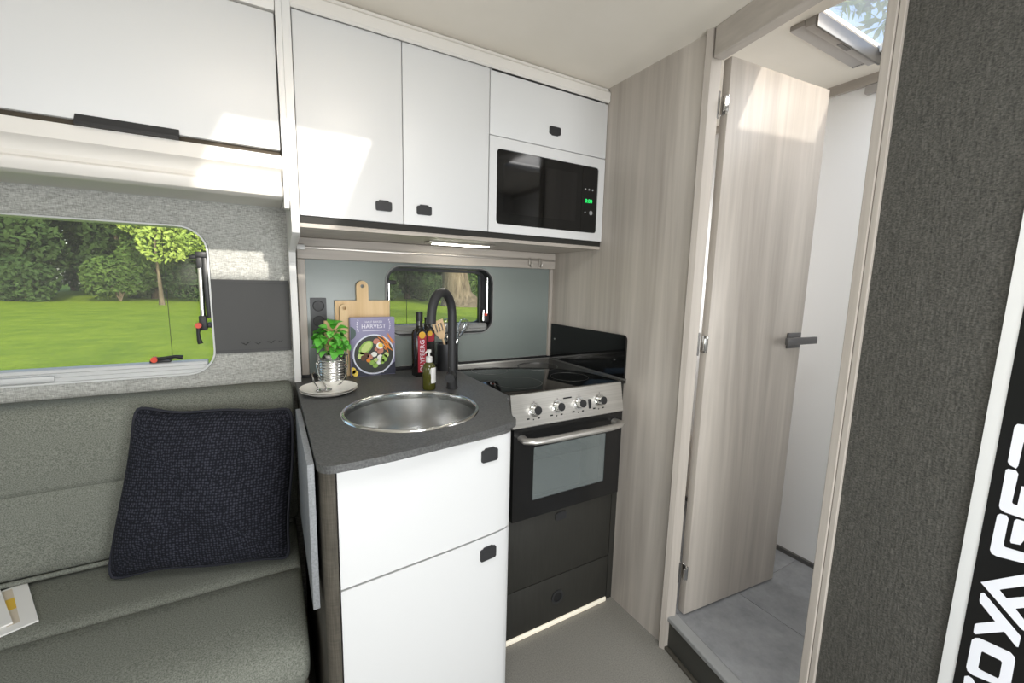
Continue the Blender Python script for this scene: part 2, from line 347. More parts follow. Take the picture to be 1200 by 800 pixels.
struct('wall_washroom', b, 'wall_linen', 'charcoal embossed textured wall beside the washroom doorway')
# step and washroom
b = BM(); box(b, 0.0, 0.443, -0.04, -0.008, 0.0, 0.106, M=MW)
struct('trim_5', b, 'riser', 'dark riser of the step into the washroom')
b = BM(); box(b, 0.0, 0.443, -0.04, 0.0, 0.106, 0.122, 0.003, M=MW)
struct('trim_6', b, 'step_metal', 'light grey metal sill on the washroom step')
b = BM(); box(b, 0.0, 0.443, -0.008, 0.004, 0.0, 0.012, 0.003, M=MW)
struct('trim_7', b, 'cabinet_brown', 'thin bead along the foot of the washroom step')
fl = structroot('floor_washroom', 'grey concrete look tiled washroom floor', (1.5, 0.6, 0))
b = BM(); prism(b, [wp(1.5, -0.04), (1.86, -0.71), (1.86, 1.612), (1.147, 1.612), (1.147, 0.84), wp(0.02, -0.04)], 'xy', 0.0, 0.1168)
obj('screed', b, 'grout', fl, smooth=False)
def clip(poly, a, bb, c):      # keep a*x+b*y<=c
    out = []
    for i in range(len(poly)):
        p, q = poly[i], poly[(i+1) % len(poly)]; dp = a*p[0]+bb*p[1]-c; dq = a*q[0]+bb*q[1]-c
        if dp <= 0: out.append(p)
        if dp*dq < 0: s = dp/(dp-dq); out.append((p[0]+s*(q[0]-p[0]), p[1]+s*(q[1]-p[1])))
    return out
for ci, (xa, xb, ys) in enumerate([(1.0, 1.446, (-0.7, -0.35, 0.25, 0.95, 1.6)), (1.449, 1.858, (-0.7, -0.4, 0.2, 0.80, 1.4, 1.6))]):
    for ya, yb in zip(ys[:-1], ys[1:]):
        pl = [(xa, ya+.0015), (xb, ya+.0015), (xb, yb-.0015), (xa, yb-.0015)]
        off = (WO+WN*-0.042).dot(WN); pl = clip(pl, WN.x, WN.y, off)
        if xa < 1.2 and yb > 0.84:
            for part in (clip(pl, 0, 1, 0.84),):
                if len(part) > 2: b = BM(); prism(b, part, 'xy', 0.117, 0.1185); obj('tile', b, 'tile_grey', fl, smooth=False)
            pl = clip(clip(pl, 0, -1, -0.842), -1, 0, -1.15)
        if len(pl) > 2: b = BM(); prism(b, pl, 'xy', 0.117, 0.1185); obj('tile', b, 'tile_grey', fl, smooth=False)
b = BM(); box(b, 1.86, 1.90, -0.72, YW, 0.0, 2.0)
struct('wall_shower', b, 'shower_white', 'glossy white washroom wall panel')
b = BM(); box(b, 1.845, 1.86, -0.72, YW, 1.943, 1.976)
struct('trim_8', b, 'wood_l', 'oak rail along the top of the white washroom wall')
b = BM(); box(b, 1.848, 1.86, -0.72, YW, 0.118, 0.136)
struct('baseboard_right', b, 'grey_metal', 'slim grey skirting under the white washroom wall')
b = BM(); box(b, 1.147, 1.86, YW-0.012, YW-0.001, 0.118, 1.976)
struct('wall_washroom_back', b, 'white', 'white rear panel inside the washroom')
tag(obj('shower_bracket', prism(BM(), rrect(0.70, 0.773, 1.912, 1.942, 0.008), 'yz', 1.848, 1.8595), 'skylight_grey'), 'small grey plastic bracket under the oak rail on the white washroom wall', 'bracket')
# washroom rooflight
wr = structroot('window_3', 'washroom rooflight with grey sliding blind cassette', (1.53, 0.55, 1.976))
b = BM(); prism(b, [(1.31, 0.026), (1.744, 0.026), (1.744, 0.717), (1.31, 0.717)], 'xy', 1.992, 2.004, holes=[[(1.336, 0.052), (1.718, 0.052), (1.718, 0.691), (1.336, 0.691)]])
obj('window_frame', b, 'skylight_white', wr, smooth=False)
b = BM(); box(b, 1.325, 1.735, 0.04, 0.703, 2.004, 2.008); obj('pane', b, 'rooflight_pane', wr, smooth=False)
b = BM(); box(b, 1.70, 1.7195, 0.052, 0.686, 1.978, 2.002); obj('inner_rim', b, 'skylight_white', wr, smooth=False)
b = BM(); box(b, 1.334, 1.722, 0.722, 0.762, 1.962, 1.976, 0.002); obj('blind_cassette', b, 'skylight_grey', wr)
b = BM(); box(b, 1.334, 1.722, 0.694, 0.721, 1.954, 1.976, 0.002); bl = obj('blind_bar', b, 'skylight_grey', wr)
b = BM(); box(b, 1.50, 1.56, 0.702, 0.714, 1.9525, 1.9545); obj('blind_grip', b, 'grey_metal', bl, smooth=False)
b = BM(); box(b, 1.334, 1.722, 0.687, 0.6935, 1.945, 1.985, 0.002); obj('blind_lip', b, 'grey_metal', wr)
for k in range(6):
    b = BM(); box(b, 1.708, 1.712, 0.726+k*0.006, 0.729+k*0.006, 1.961, 1.9625); obj('slot', b, 'grey_metal', wr, smooth=False)
# washroom door
HX, HY = 1.170, 0.8215; DD = Vector((0.458, -0.042, 0)).normalized(); DN = Vector((DD.y, -DD.x, 0))
MD = Matrix(((DD.x, DN.x, 0, HX), (DD.y, DN.y, 0, HY), (0, 0, 1, 0), (0, 0, 0, 1)))
dr = structroot('door_1', 'open grey oak washroom door with dark lever handle', (HX, HY, 0.128))
b = BM(); box(b, 0.0, 0.462, -0.026, 0.0, 0.128, 1.882, 0.0015, M=MD); obj('leaf', b, 'wood_v', dr)
hd = None
b = BM(); box(b, 0.381, 0.449, 0.0, 0.008, 1.028, 1.082, 0.002, M=MD); hd = obj('handle', b, 'handle_grey', dr)
b = BM(); box(b, 0.40, 0.43, 0.008, 0.04, 1.045, 1.067, 0.002, M=MD); obj('spindle', b, 'handle_grey', hd)
b = BM(); box(b, 0.318, 0.475, 0.036, 0.048, 1.047, 1.071, 0.002, M=MD); obj('lever', b, 'handle_grey', hd)
for hz in (1.754, 1.056, 0.281):
    b = BM()
    tube(b, [(1.1505, 0.842, hz-0.036), (1.1505, 0.842, hz+0.036)], 0.006, 10)
    box(b, 1.1475, 1.152, 0.838, 0.862, hz-0.032, hz+0.032, 0.001)
    h = obj('hinge', b, 'grey_metal', dr)
    b = BM(); box(b, -0.004, 0.0, -0.024, 0.003, hz-0.026, hz+0.026, 0.001, M=MD)
    box(b, -0.016, 0.0, -0.003, 0.003, hz-0.02, hz+0.02, 0.001, M=MD); obj('hinge_plate', b, 'chrome', h)

# ------------------------------------------------------------------ windows of the rear side wall
def window(name, W, label, lining, cass, loc):
    x0, x1, z0, z1, r = W
    g = structroot(name, label, loc)
    b = BM(); prism(b, rrect(x0+.001, x1-.001, z0+.001, z1-.001, r-.001, 8), 'xz', YW-0.006, YW+0.06, holes=[rrect(x0+.006, x1-.006, z0+.006, z1-.006, r-.006, 8)])
    obj('window_frame', b, lining, g)
    b = BM(); prism(b, rrect(x0+.006, x1-.006, z0+.006, z1-.006, r-.006, 8), 'xz', YW+0.054, YW+0.058); obj('pane', b, 'window_pane', g, smooth=False)
    return g
g1 = window('window_1', W1, 'large rounded caravan window behind the sofa', 'frame_grey', 'cassette', (-0.7, YW, 0.925))
b = BM()
prism(b, [(YW+.004, .931), (YW+.004, .942), (YW+.008, .944), (YW+.008, .953), (YW+.013, .955), (YW+.013, .963), (YW+.02, .967), (YW+.04, .967), (YW+.04, .931)], 'yz', -1.235, -0.182)
obj('blind_cassette', b, 'cassette', g1)
b = BM(); box(b, -1.0, -0.527, YW-0.004, YW+0.006, 0.934, 0.950, 0.003); obj('blind_grip', b, 'cassette', g1)
b = BM(); cyl(b, (-0.186, YW+0.02, 1.10), (-0.182, YW+0.02, 1.285), 0.0075, 12); st = obj('stay', b, 'chrome', g1)
b = BM(); box(b, -0.192, -0.164, YW+0.005, YW+0.045, 1.288, 1.305, 0.002); box(b, -0.208, -0.17, YW+0.012, YW+0.028, 1.283, 1.294, 0.002); box(b, -0.192, -0.176, YW+0.010, YW+0.03, 1.255, 1.294, 0.002); obj('clamp', b, 'black', st)
b = BM(); box(b, -0.176, -0.164, YW+0.01, YW+0.045, 1.10, 1.29, 0.002); obj('channel', b, 'frame_dark', st)
b = BM(); box(b, -0.196, -0.176, YW+0.008, YW+0.032, 1.062, 1.108, 0.003); box(b, -0.176, -0.163, YW+0.012, YW+0.05, 1.07, 1.085, 0.002); obj('clamp', b, 'black', st)
b = BM(); tube(b, [(-0.197, YW+0.004, 1.078), (-0.199, YW+0.002, 1.055), (-0.198, YW+0.001, 1.035), (-0.195, YW+0.001, 1.022)], [.007, .005, .006, .0075], 10); lv = obj('latch', b, 'black', g1)
b = BM(); cyl(b, (-0.197, YW-0.006, 1.079), (-0.197, YW+0.01, 1.079), 0.0085, 16); obj('latch_button', b, 'red_button', lv)
b = BM(); box(b, -0.325, -0.275, YW+0.014, YW+0.04, 0.967, 0.975, 0.002); lb = obj('latch_base', b, 'black', g1)
b = BM(); tube(b, [(-0.312, YW+0.012, 0.977), (-0.285, YW+0.01, 0.981), (-0.262, YW+0.01, 0.984), (-0.243, YW+0.01, 0.980)], [.007, .005, .005, .007], 10); lv = obj('latch', b, 'black', lb)
b = BM(); cyl(b, (-0.312, YW+0.002, 0.978), (-0.312, YW+0.02, 0.978), 0.0085, 16); obj('latch_button', b, 'red_button', lb)
b = BM(); box(b, -0.276, -0.2748, YW+0.052, YW+0.054, 0.967, 1.37); obj('pane_joint', b, 'black', g1, smooth=False)
g2 = window('window_2', W2, 'small dark framed window over the sink', 'frame_dark', 'cassette_dark', (0.6, YW, 1.02))
b = BM(); prism(b, rrect(.374, .826, 1.018, 1.289, .064, 8), 'xz', YW-0.0095, YW-0.0065, holes=[rrect(.3775, .8225, 1.0215, 1.2855, .0605, 8)]); obj('frame_edge', b, 'cassette_dark', g2)
b = BM(); prism(b, [(YW-.004, 1.028), (YW-.004, 1.038), (YW+.002, 1.041), (YW+.002, 1.052), (YW+.01, 1.060), (YW+.04, 1.060), (YW+.04, 1.028)], 'yz', 0.400, 0.800); obj('blind_cassette', b, 'cassette_dark', g2)
b = BM(); prism(b, rrect(.383, .817, 1.027, 1.28, .055, 8), 'xz', YW+0.044, YW+0.053, holes=[rrect(.402, .785, 1.062, 1.268, .03, 8)]); obj('sash', b, 'frame_dark', g2)
b = BM(); box(b, 0.772, 0.784, YW+0.02, YW+0.04, 1.06, 1.262, 0.002); obj('rubber_seal', b, 'black', g2)
b = BM(); cyl(b, (0.806, YW+0.012, 1.07), (0.806, YW+0.012, 1.25), 0.004, 10); obj('stay', b, 'chrome', g2)
b = BM(); cyl(b, (0.392, YW+0.012, 1.08), (0.392, YW+0.012, 1.22), 0.0035, 10); s = obj('stay', b, 'chrome', g2)
b = BM(); box(b, 0.386, 0.42, YW+0.01, YW+0.025, 1.215, 1.232, 0.002); obj('clamp', b, 'black', s)
b = BM(); box(b, 0.790, 0.814, YW+0.005, YW+0.025, 1.062, 1.10, 0.003); lb = obj('latch_base', b, 'black', g2)
b = BM(); cyl(b, (0.795, YW-0.002, 1.096), (0.795, YW+0.01, 1.096), 0.006, 14); obj('latch_button', b, 'red_button', lb)
b = BM(); tube(b, [(0.786, YW+0.004, 1.115), (0.784, YW+0.003, 1.095), (0.784, YW+0.003, 1.07)], [.005, .004, .005], 10); obj('latch', b, 'chrome', lb)
b = BM(); box(b, 0.466, 0.4672, YW+0.04, YW+0.043, 1.062, 1.268); obj('pane_joint', b, 'black', g2, smooth=False)
# backsplash and its oak surround
b = BM(); prism(b, [(0.108, 0.903), (1.108, 0.903), (1.108, 1.296), (0.108, 1.296)], 'xz', YW-0.007, YW-0.001, holes=[rrect(.373, .827, 1.017, 1.290, .065, 8)])
tag(obj('backsplash', b, 'splash', smooth=False), 'grey green kitchen backsplash panel around the small window', 'backsplash')
b = BM(); box(b, 0.084, 0.1075, YW-0.018, YW-0.001, 0.9, 1.296, 0.002); struct('trim_9', b, 'wood_v', 'oak strip left of the grey green backsplash')
b = BM(); box(b, 1.1085, 1.1245, YW-0.018, YW-0.001, 0.9, 1.296, 0.002); struct('trim_10', b, 'wood_v', 'oak strip right of the grey green backsplash')
b = BM(); box(b, 0.084, 1.1245, YW-0.03, YW-0.001, 1.2965, 1.366, 0.002); struct('trim_11', b, 'wood_h', 'horizontal oak board between backsplash and wall cabinets')
b = BM(); box(b, 0.084, 1.1245, YW-0.016, YW-0.001, 0.8895, 0.9, 0.001); struct('trim_12', b, 'black', 'black sealing strip along the rear of the worktop')
# white divider panel between locker and wall cabinets
def smoothcurve(p0, p1, n=8):   # s-curve in (y,z)
    out = []
    for i in range(n+1):
        s = i/n; e = s*s*(3-2*s); out.append((p0[0]+(p1[0]-p0[0])*e, p0[1]+(p1[1]-p0[1])*s))
    return out
pf = [(YW-.002, 1.949), (1.266, 1.949), (1.266, 1.36)]+smoothcurve((1.268, 1.35), (1.52, 1.312))+[(1.53, 1.28), (1.532, 0.8905), (YW-.002, 0.8905)]
b = BM(); prism(b, pf, 'yz', 0.0585, 0.0775); struct('trim_13', b, 'white', 'white divider panel between sofa lockers and kitchen cabinets')
pf = [(YW-.004, 1.949), (1.262, 1.949), (1.262, 1.50), (1.272, 1.47), (1.274, 1.43), (1.285, 1.412), (1.32, 1.412), (1.36, 1.43), (YW-.004, 1.45)]
b = BM(); prism(b, pf, 'yz', 0.0445, 0.058); struct('trim_14', b, 'white', 'white end cheek of the overhead locker')

# ================================================================== WALL CABINETS
def push_handle(parent, x, y, z, w=0.046, h=0.026, M=None, lip=1):
    b = BM(); prism(b, rrect(x-w/2, x+w/2, z-h/2, z+h/2, 0.005, 4), 'xz', y-0.005, y, M=M); hh = obj('handle', b, 'matt_black', parent, angle=50)
    b = BM(); prism(b, rrect(x-w*.30, x+w*.30, z+lip*h/2-0.003, z+lip*h/2+0.0035, 0.002, 3), 'xz', y-0.004, y-0.0005, M=M); obj('latch', b, 'matt_black', hh)
    return hh
CY = 1.28
def wall_cab(label, x0, x1, hx):
    t = thing('wall_cabinet', label, 'cabinet', ((x0+x1)/2, 1.44, 1.38), 'white wall cabinets over the sink')
    b = BM(); box(b, x0+.0005, x1-.0005, CY+0.018, YW-0.001, 1.380, 1.945); obj('body', b, 'white', t, smooth=False)
    b = BM(); box(b, x0+.0009, x1-.0009, CY, CY+0.017, 1.3975, 1.896, 0.002); d = obj('door', b, 'white_door', t)
    push_handle(d, hx, CY, 1.442); return t
wall_cab('tall white wall cabinet with a sunlit door beside the divider panel', 0.079, 0.356, 0.298)
wall_cab('tall white wall cabinet between the microwave housing and the sunlit cabinet', 0.356, 0.6345, 0.418)
t = thing('microwave_cabinet', 'white wall cabinet housing the microwave under a flap door', 'cabinet', (0.88, 1.44, 1.38))
b = BM()
box(b, 0.635, 0.65, CY+0.018, YW-.001, 1.38, 1.945); box(b, 1.11, 1.1245, CY+0.018, YW-.001, 1.38, 1.945)
box(b, 0.65, 1.11, YW-0.02, YW-.001, 1.38, 1.945); box(b, 0.65, 1.11, CY+0.018, YW-.02, 1.38, 1.395); box(b, 0.65, 1.11, CY+0.018, YW-.02, 1.69, 1.71); box(b, 0.65, 1.11, CY+0.018, YW-.02, 1.93, 1.945)
obj('body', b, 'white', t, smooth=False)
b = BM(); box(b, 0.6363, 1.1235, CY, CY+0.017, 1.7015, 1.893, 0.002); d = obj('door', b, 'white_door', t); push_handle(d, 0.887, CY, 1.757, lip=-1)
b = BM(); prism(b, [(0.6363, 1.3975), (1.1225, 1.3975), (1.1225, 1.6985), (0.6363, 1.6985)], 'xz', CY, CY+0.017, holes=[rrect(.664, 1.094, 1.426, 1.664, .012)]); obj('surround', b, 'white_door', t, smooth=False)
mw = thing('microwave', 'built-in black glass microwave with green clock display', 'microwave', (0.88, 1.44, 1.42))
b = BM(); box(b, 0.672, 1.086, 1.302, 1.58, 1.428, 1.66); obj('casing', b, 'oven_black', mw, smooth=False)
b = BM(); prism(b, rrect(.6655, 1.0195, 1.4275, 1.6625, .010), 'xz', CY+0.002, CY+0.02); dd = obj('door', b, 'mw_glass', mw, angle=50)
b = BM(); prism(b, rrect(.69, .995, 1.462, 1.632, .006), 'xz', CY+0.0012, CY+0.0022); obj('viewing_window', b, 'mw_window', dd, angle=50)
b = BM(); prism(b, rrect(1.0205, 1.0925, 1.4275, 1.6625, .008), 'xz', CY+0.002, CY+0.02); cp = obj('control_panel', b, 'mw_glass', mw, angle=50)
obj('display', textmesh('0:00', 0.020, at_front(1.053, CY+0.0012, 1.540)), 'display_green', cp, smooth=False)
for k in range(3):
    b = BM(); prism(b, circ(1.036+k*0.017, 1.582, 0.0035, 12), 'xz', CY+0.001, CY+0.002); obj('button', b, 'button_grey', cp)
b = BM(); prism(b, circ(1.038, 1.499, 0.003, 12), 'xz', CY+0.001, CY+0.002); obj('button', b, 'button_grey', cp)
b = BM(); prism(b, circ(1.066, 1.499, 0.008, 16), 'xz', CY+0.001, CY+0.002); obj('button', b, 'button_grey', cp)
# cornice, dark strip, underside board
b = BM(); prism(b, [(1.268, 1.902), (1.268, 1.929), (1.272, 1.934), (1.36, 1.9495), (1.60, 1.9495), (1.60, 1.946), (1.2795, 1.946), (1.2795, 1.897), (1.274, 1.896)], 'yz', 0.078, 1.122)
struct('trim_15', b, 'white_trim', 'white cornice strip over the kitchen wall cabinets', smooth=True)
b = BM(); box(b, 0.078, 1.122, 1.286, 1.297, 1.379, 1.3968); struct('trim_16', b, 'dark_strip', 'dark strip under the wall cabinet doors')
b = BM(); box(b, 0.0785, 1.1245, 1.288, YW-.002, 1.367, 1.379, 0.001); struct('trim_17', b, 'wood_h', 'oak underside board of the wall cabinets')
lt = thing('cabinet_light', 'slim lit lamp under the wall cabinets', 'lamp', (0.6, 1.43, 1.36))
b = BM(); box(b, 0.475, 0.725, 1.398, 1.452, 1.3605, 1.3668, 0.002); obj('housing', b, 'rail', lt)
b = BM(); box(b, 0.497, 0.703, 1.405, 1.445, 1.3585, 1.3604, 0.0008); obj('diffuser', b, 'led', lt)
rl = thing('hook_rail', 'chrome hook rail on the oak board over the backsplash', 'rail', (0.6, 1.57, 1.33))
b = BM(); box(b, 0.084, 1.115, YW-0.038, YW-0.0305, 1.329, 1.337, 0.001); obj('bar', b, 'rail', rl)
b = BM(); box(b, 0.084, 0.108, YW-0.042, YW-0.0305, 1.325, 1.341, 0.001); obj('end_cap', b, 'white', rl)
for hx in (0.984, 1.036):
    b = BM(); box(b, hx-.006, hx+.006, YW-.042, YW-.0385, 1.307, 1.34, 0.001); tube(b, [(hx, YW-.041, 1.309), (hx, YW-.048, 1.303), (hx, YW-.055, 1.307), (hx, YW-.057, 1.316)], 0.003, 8); obj('hook', b, 'rail', rl)

# ================================================================== OVERHEAD LOCKER BY THE SOFA
lk = thing('overhead_locker', 'long white overhead locker above the sofa window', 'cabinet', (-0.8, 1.44, 1.43))
b = BM(); box(b, -2.19, 0.0435, 1.30, YW-.002, 1.455, 1.945); obj('body', b, 'white', lk, smooth=False)
b = BM(); box(b, -1.05, 0.0415, 1.28, 1.298, 1.553, 1.872, 0.002); ld_ = obj('door', b, 'white_door', lk)
b = BM(); box(b, -2.19, -1.053, 1.28, 1.298, 1.553, 1.872, 0.002); obj('door', b, 'white_door', lk)
b = BM(); prism(b, [(1.2795, 1.5635), (1.2770, 1.5635), (1.2650, 1.5465), (1.2640, 1.5395), (1.2700, 1.5385), (1.2795, 1.5470)], 'yz', -0.337, -0.163); obj('handle', b, 'matt_black', ld_, smooth=False)
b = BM(); box(b, -2.19, 0.0435, 1.292, 1.2998, 1.534, 1.56); obj('shadow_gap', b, 'gap_brown', lk, smooth=False)
pf = [(1.276, 1.539), (1.276, 1.507), (1.280, 1.504), (1.286, 1.500), (1.294, 1.490), (1.296, 1.480), (1.292, 1.469), (1.285, 1.466), (1.283, 1.463), (1.284, 1.452), (1.291, 1.441), (1.303, 1.436), (1.33, 1.437), (1.36, 1.441), (1.60, 1.4545), (1.60, 1.456), (1.30, 1.456), (1.30, 1.539)]
b = BM(); prism(b, pf, 'yz', -2.19, 0.0435); obj('light_profile', b, 'white_trim', lk, angle=28)
b = BM(); prism(b, [(1.268, 1.890), (1.268, 1.929), (1.272, 1.934), (1.36, 1.9495), (1.60, 1.9495), (1.60, 1.9455), (1.299, 1.9455), (1.299, 1.876), (1.276, 1.876)], 'yz', -2.19, 0.0435); obj('cornice', b, 'white_trim', lk)

# wall pocket
pk = thing('wall_pocket', 'dark grey padded pocket on the fabric wall beside the sofa window', 'wall pocket', (-0.05, YW, 0.988))
b = BM(); prism(b, rrect(-0.157, 0.0555, 0.988, 1.222, .003), 'xz', YW-0.008, YW-0.0005); obj('pad', b, 'pocket', pk)
for zz in (1.211, 0.997):
    b = BM(); box(b, -0.156, 0.0545, YW-0.0088, YW-0.0075, zz-0.0007, zz+0.0007); obj('seam', b, 'pocket_dark', pk, smooth=False)
for bx, bz, s in ((-0.075, 1.018, 1.1), (-0.04, 1.017, .8), (-0.003, 1.020, 1.0), (0.024, 1.021, .6)):
    b = BM(); prism(b, [(bx-.013*s, bz+.003*s), (bx-.004*s, bz+.001*s), (bx, bz-.003*s), (bx+.004*s, bz+.002*s), (bx+.013*s, bz+.006*s), (bx+.003*s, bz-.003*s), (bx, bz-.006*s), (bx-.004*s, bz-.003*s)], 'xz', YW-0.0086, YW-0.0078); obj('printed_bird', b, 'bird', pk, smooth=False)

# ================================================================== SOFA
def cushion(name, prof, x0, x1, m, parent=None, rnd=0.02):
    cyy = sum(p[0] for p in prof)/len(prof); czz = sum(p[1] for p in prof)/len(prof)
    H = max(p[1] for p in prof)-min(p[1] for p in prof); D = max(p[0] for p in prof)-min(p[0] for p in prof)
    st = []
    for i in range(6):
        a = PI/2*i/5; st.append((x0+rnd*(1-math.sin(a)), 1-math.cos(a)))
    xs = [(x, k) for x, k in st]; xs = [(x0+rnd*(1-math.cos(PI/2*i/5)), math.cos(PI/2*i/5)) for i in range(6)]
    stations = [(x, 1-s) for x, s in [(x0+rnd*(1-math.cos(PI/2*i/5)), math.sin(PI/2*i/5)) for i in range(6)]]
    stations = stations+[((x0+x1)/2, 0.0)]+[(x1-(x-x0), k) for x, k in reversed(stations)]
    b = BM(); rings = []
    for x, k in stations:
        sy_ = 1-2*rnd*k/D; sz_ = 1-2*rnd*k/H
        rings.append([b.verts.new((x, cyy+(p[0]-cyy)*sy_, czz+(p[1]-czz)*sz_)) for p in prof])
    n = len(prof)
    for a, c in zip(rings[:-1], rings[1:]):
        for i in range(n): b.faces.new((a[i], a[(i+1) % n], c[(i+1) % n], c[i]))
    b.faces.new(rings[0]); b.faces.new(rings[-1])
    return obj(name, b, m, parent, angle=60)
b = BM(); box(b, -2.18, 0.036, 0.985, YW-.002, 0.0, 0.298, 0.004)
tag(obj('bench_base', b, 'bench_fabric'), 'dark brown textured bench base under the sofa cushions', 'bench')
SP = [(1.59, .300), (1.59, .405), (1.54, .414), (1.50, .418), (1.40, .421), (1.30, .421), (1.272, .419), (1.262, .414), (1.257, .408), (1.252, .414), (1.242, .419), (1.20, .421), (1.08, .421), (1.02, .417), (.985, .408), (.962, .393), (.951, .372), (.949, .348), (.954, .325), (.966, .308), (.985, .300)]
tag(cushion('seat_cushion', SP, -2.15, 0.040, 'upholstery', rnd=0.022), 'grey green sofa seat cushion with stitched seams', 'cushion')
BP = [(1.510, .430), (1.496, .444), (1.492, .470), (1.494, .640), (1.498, .652), (1.505, .660), (1.499, .668), (1.496, .680), (1.500, .840), (1.506, .866), (1.520, .884), (1.545, .890), (1.585, .890), (1.604, .880), (1.606, .430)]
bkc = tag(cushion('back_cushion', BP, -2.15, 0.050, 'upholstery', rnd=0.02), 'grey green sofa backrest cushion with horizontal seam', 'cushion')
b = BM(); tube(b, [(-2.12, 1.4915, .4335), (0.03, 1.4915, .4335)], 0.0065, 10); obj('piping', b, 'upholstery', bkc)
# throw pillow
def pillow():
    BLp, BRp, TLp, TRp = Vector((-0.402, 1.400, .436)), Vector((0.016, 1.264, .440)), Vector((-0.330, 1.440, .878)), Vector((0.040, 1.340, .860))
    nrm = (BRp-BLp).cross(TLp-BLp).normalized()
    if nrm.y > 0: nrm = -nrm
    N = 28; b = BM(); uvl = b.loops.layers.uv.new('UVMap'); fr, bk = {}, {}
    rnd = random.Random(4)
    for i in range(N+1):
        for j in range(N+1):
            u, v = i/N, j/N; uu, vv = 2*u-1, 2*v-1
            pin = 0.040; r_ = max(abs(uu), abs(vv), 1e-6)
            cr_ = 1.025/(max(1.0, abs(uu/r_)**13+abs(vv/r_)**13)**(1/13)); u = 0.5+uu*cr_/2; v = 0.5+vv*cr_/2
            u += (0.016*math.sin(3.1*vv+0.6)*max(0, uu)+0.014*max(0, -uu)*math.sin(2.4*vv-0.5))*uu*uu
            v += 0.010*math.sin(5.2*uu+1.0)*vv*abs(vv)
            u2 = u-pin*uu*(1-vv*vv)*abs(uu)*0.5*1.4; v2 = v-pin*vv*(1-uu*uu)*abs(vv)*0.9
            p = BLp*(1-u2)*(1-v2)+BRp*u2*(1-v2)+TLp*(1-u2)*v2+TRp*u2*v2
            h = max(0, (1-abs(uu)**2.3)*(1-abs(vv)**2.3))**0.48
            wr_ = (0.009*math.sin(4.3*uu+3.1*vv+.5)+0.006*math.sin(2.1*uu-5.3*vv))*(1-uu*uu)*(1-vv*vv)+0.006*math.sin(9*uu+2*vv)*(1-uu*uu)*(1-vv*vv)*abs(vv)
            fr[i, j] = b.verts.new(p+nrm*(0.074*h+wr_))
            if 0 < i < N and 0 < j < N: bk[i, j] = b.verts.new(p-nrm*(0.050*h))
            else: bk[i, j] = fr[i, j]
    for i in range(N):
        for j in range(N):
            ks = [(i, j), (i+1, j), (i+1, j+1), (i, j+1)]
            for D_ in (fr, bk):
                vs = []
                for k in ks:
                    if D_[k] not in vs: vs.append(D_[k])
                if D_ is bk and all(D_[k] is fr[k] for k in ks): continue
                f = b.faces.new(vs)
                for l, k in zip(f.loops, ks): l[uvl].uv = (k[0]/N, k[1]/N)
    edge = [fr[i, 0].co.copy() for i in range(N)]+[fr[N, j].co.copy() for j in range(N)]+[fr[N-i, N].co.copy() for i in range(N)]+[fr[0, N-j].co.copy() for j in range(N)]
    t = thing('throw_pillow', 'dark navy textured throw pillow leaning on the sofa backrest', 'pillow', (-0.19, 1.35, .425))
    obj('cover', b, 'pillow_navy', t, angle=80)
    b = BM(); tube(b, edge, 0.0042, 8, closed=True); obj('piping', b, 'piping_navy', t, angle=80)
pillow()
# magazines
def magazine(label, pts, z, prints, h=0.004):
    t = thing('magazine', label, 'magazine', (pts[0][0], pts[0][1], z), 'magazines on the sofa seat')
    b = BM(); prism(b, pts, 'xy', z, z+h); obj('pages', b, 'paper', t, smooth=False)
    o0 = Vector(pts[0]); ex = Vector(pts[1])-o0; ey = Vector(pts[3])-o0
    for pi_, (a0, a1, c0, c1, m) in enumerate(prints):
        q = [o0+ex*a+ey*c for a, c in ((a0, c0), (a1, c0), (a1, c1), (a0, c1))]
        b = BM(); prism(b, [(p.x, p.y) for p in q], 'xy', z+h-.0002, z+h+0.0002*(pi_+1)); obj('printed_picture', b, m, t, smooth=False)
magazine('open magazine lying flat on the sofa seat under another magazine', [(-0.507, 1.312), (-0.590, 1.500), (-0.860, 1.38), (-0.775, 1.192)], 0.4225,
         [(.12, .96, .09, .16, 'print_cream'), (.45, .72, .09, .14, 'print_yellow'), (.1, .9, .2, .9, 'print_cream')])
magazine('magazine with pale pictures lying on top of another magazine', [(-0.552, 1.322), (-0.640, 1.500), (-0.900, 1.37), (-0.812, 1.192)], 0.4275,
         [(.05, .42, .12, .8, 'print_grey'), (.05, .12, .12, .8, 'print_wood'), (.68, .85, .14, .4, 'print_green')])

# ================================================================== SINK CABINET
FC = [(.096, .837), (.183, .844), (.279, .852), (.39, .863), (.464, .872), (.495, .878), (.510, .885), (.518, .897), (.5215, .915)]
def front_door(z0, z1):
    b = BM(); out = FC; inn = []
    for i, p in enumerate(FC):
        a = Vector(FC[max(i-1, 0)]); c = Vector(FC[min(i+1, len(FC)-1)]); tt = (c-a).normalized(); nn = Vector((-tt.y, tt.x)); q = Vector(p)+nn*0.016; inn.append((q.x, q.y))
    prism(b, out+inn[::-1], 'xy', z0, z1)
    es = [e for e in b.edges if abs(e.verts[0].co.z-e.verts[1].co.z) < 1e-5 and len(e.link_faces) == 2 and any(abs(f.normal.z) > .9 or True for f in e.link_faces)]
    return b
bc = thing('sink_cabinet', 'white fronted base cabinet with curved doors under the sink', 'cabinet', (0.33, 1.2, 0))
b = BM(); box(b, 0.066, 0.082, 0.90, 1.60, 0.0, 0.8715); box(b, 0.55, 0.606, 1.12, 1.60, 0.0, 0.8715)
prism(b, [(.5235, .918), (.606, 1.075), (.606, 1.12), (.594, 1.12), (.510, .925)], 'xy', 0.0, 0.8715)
box(b, 0.082, 0.55, 1.58, 1.60, 0.0, 0.8715)
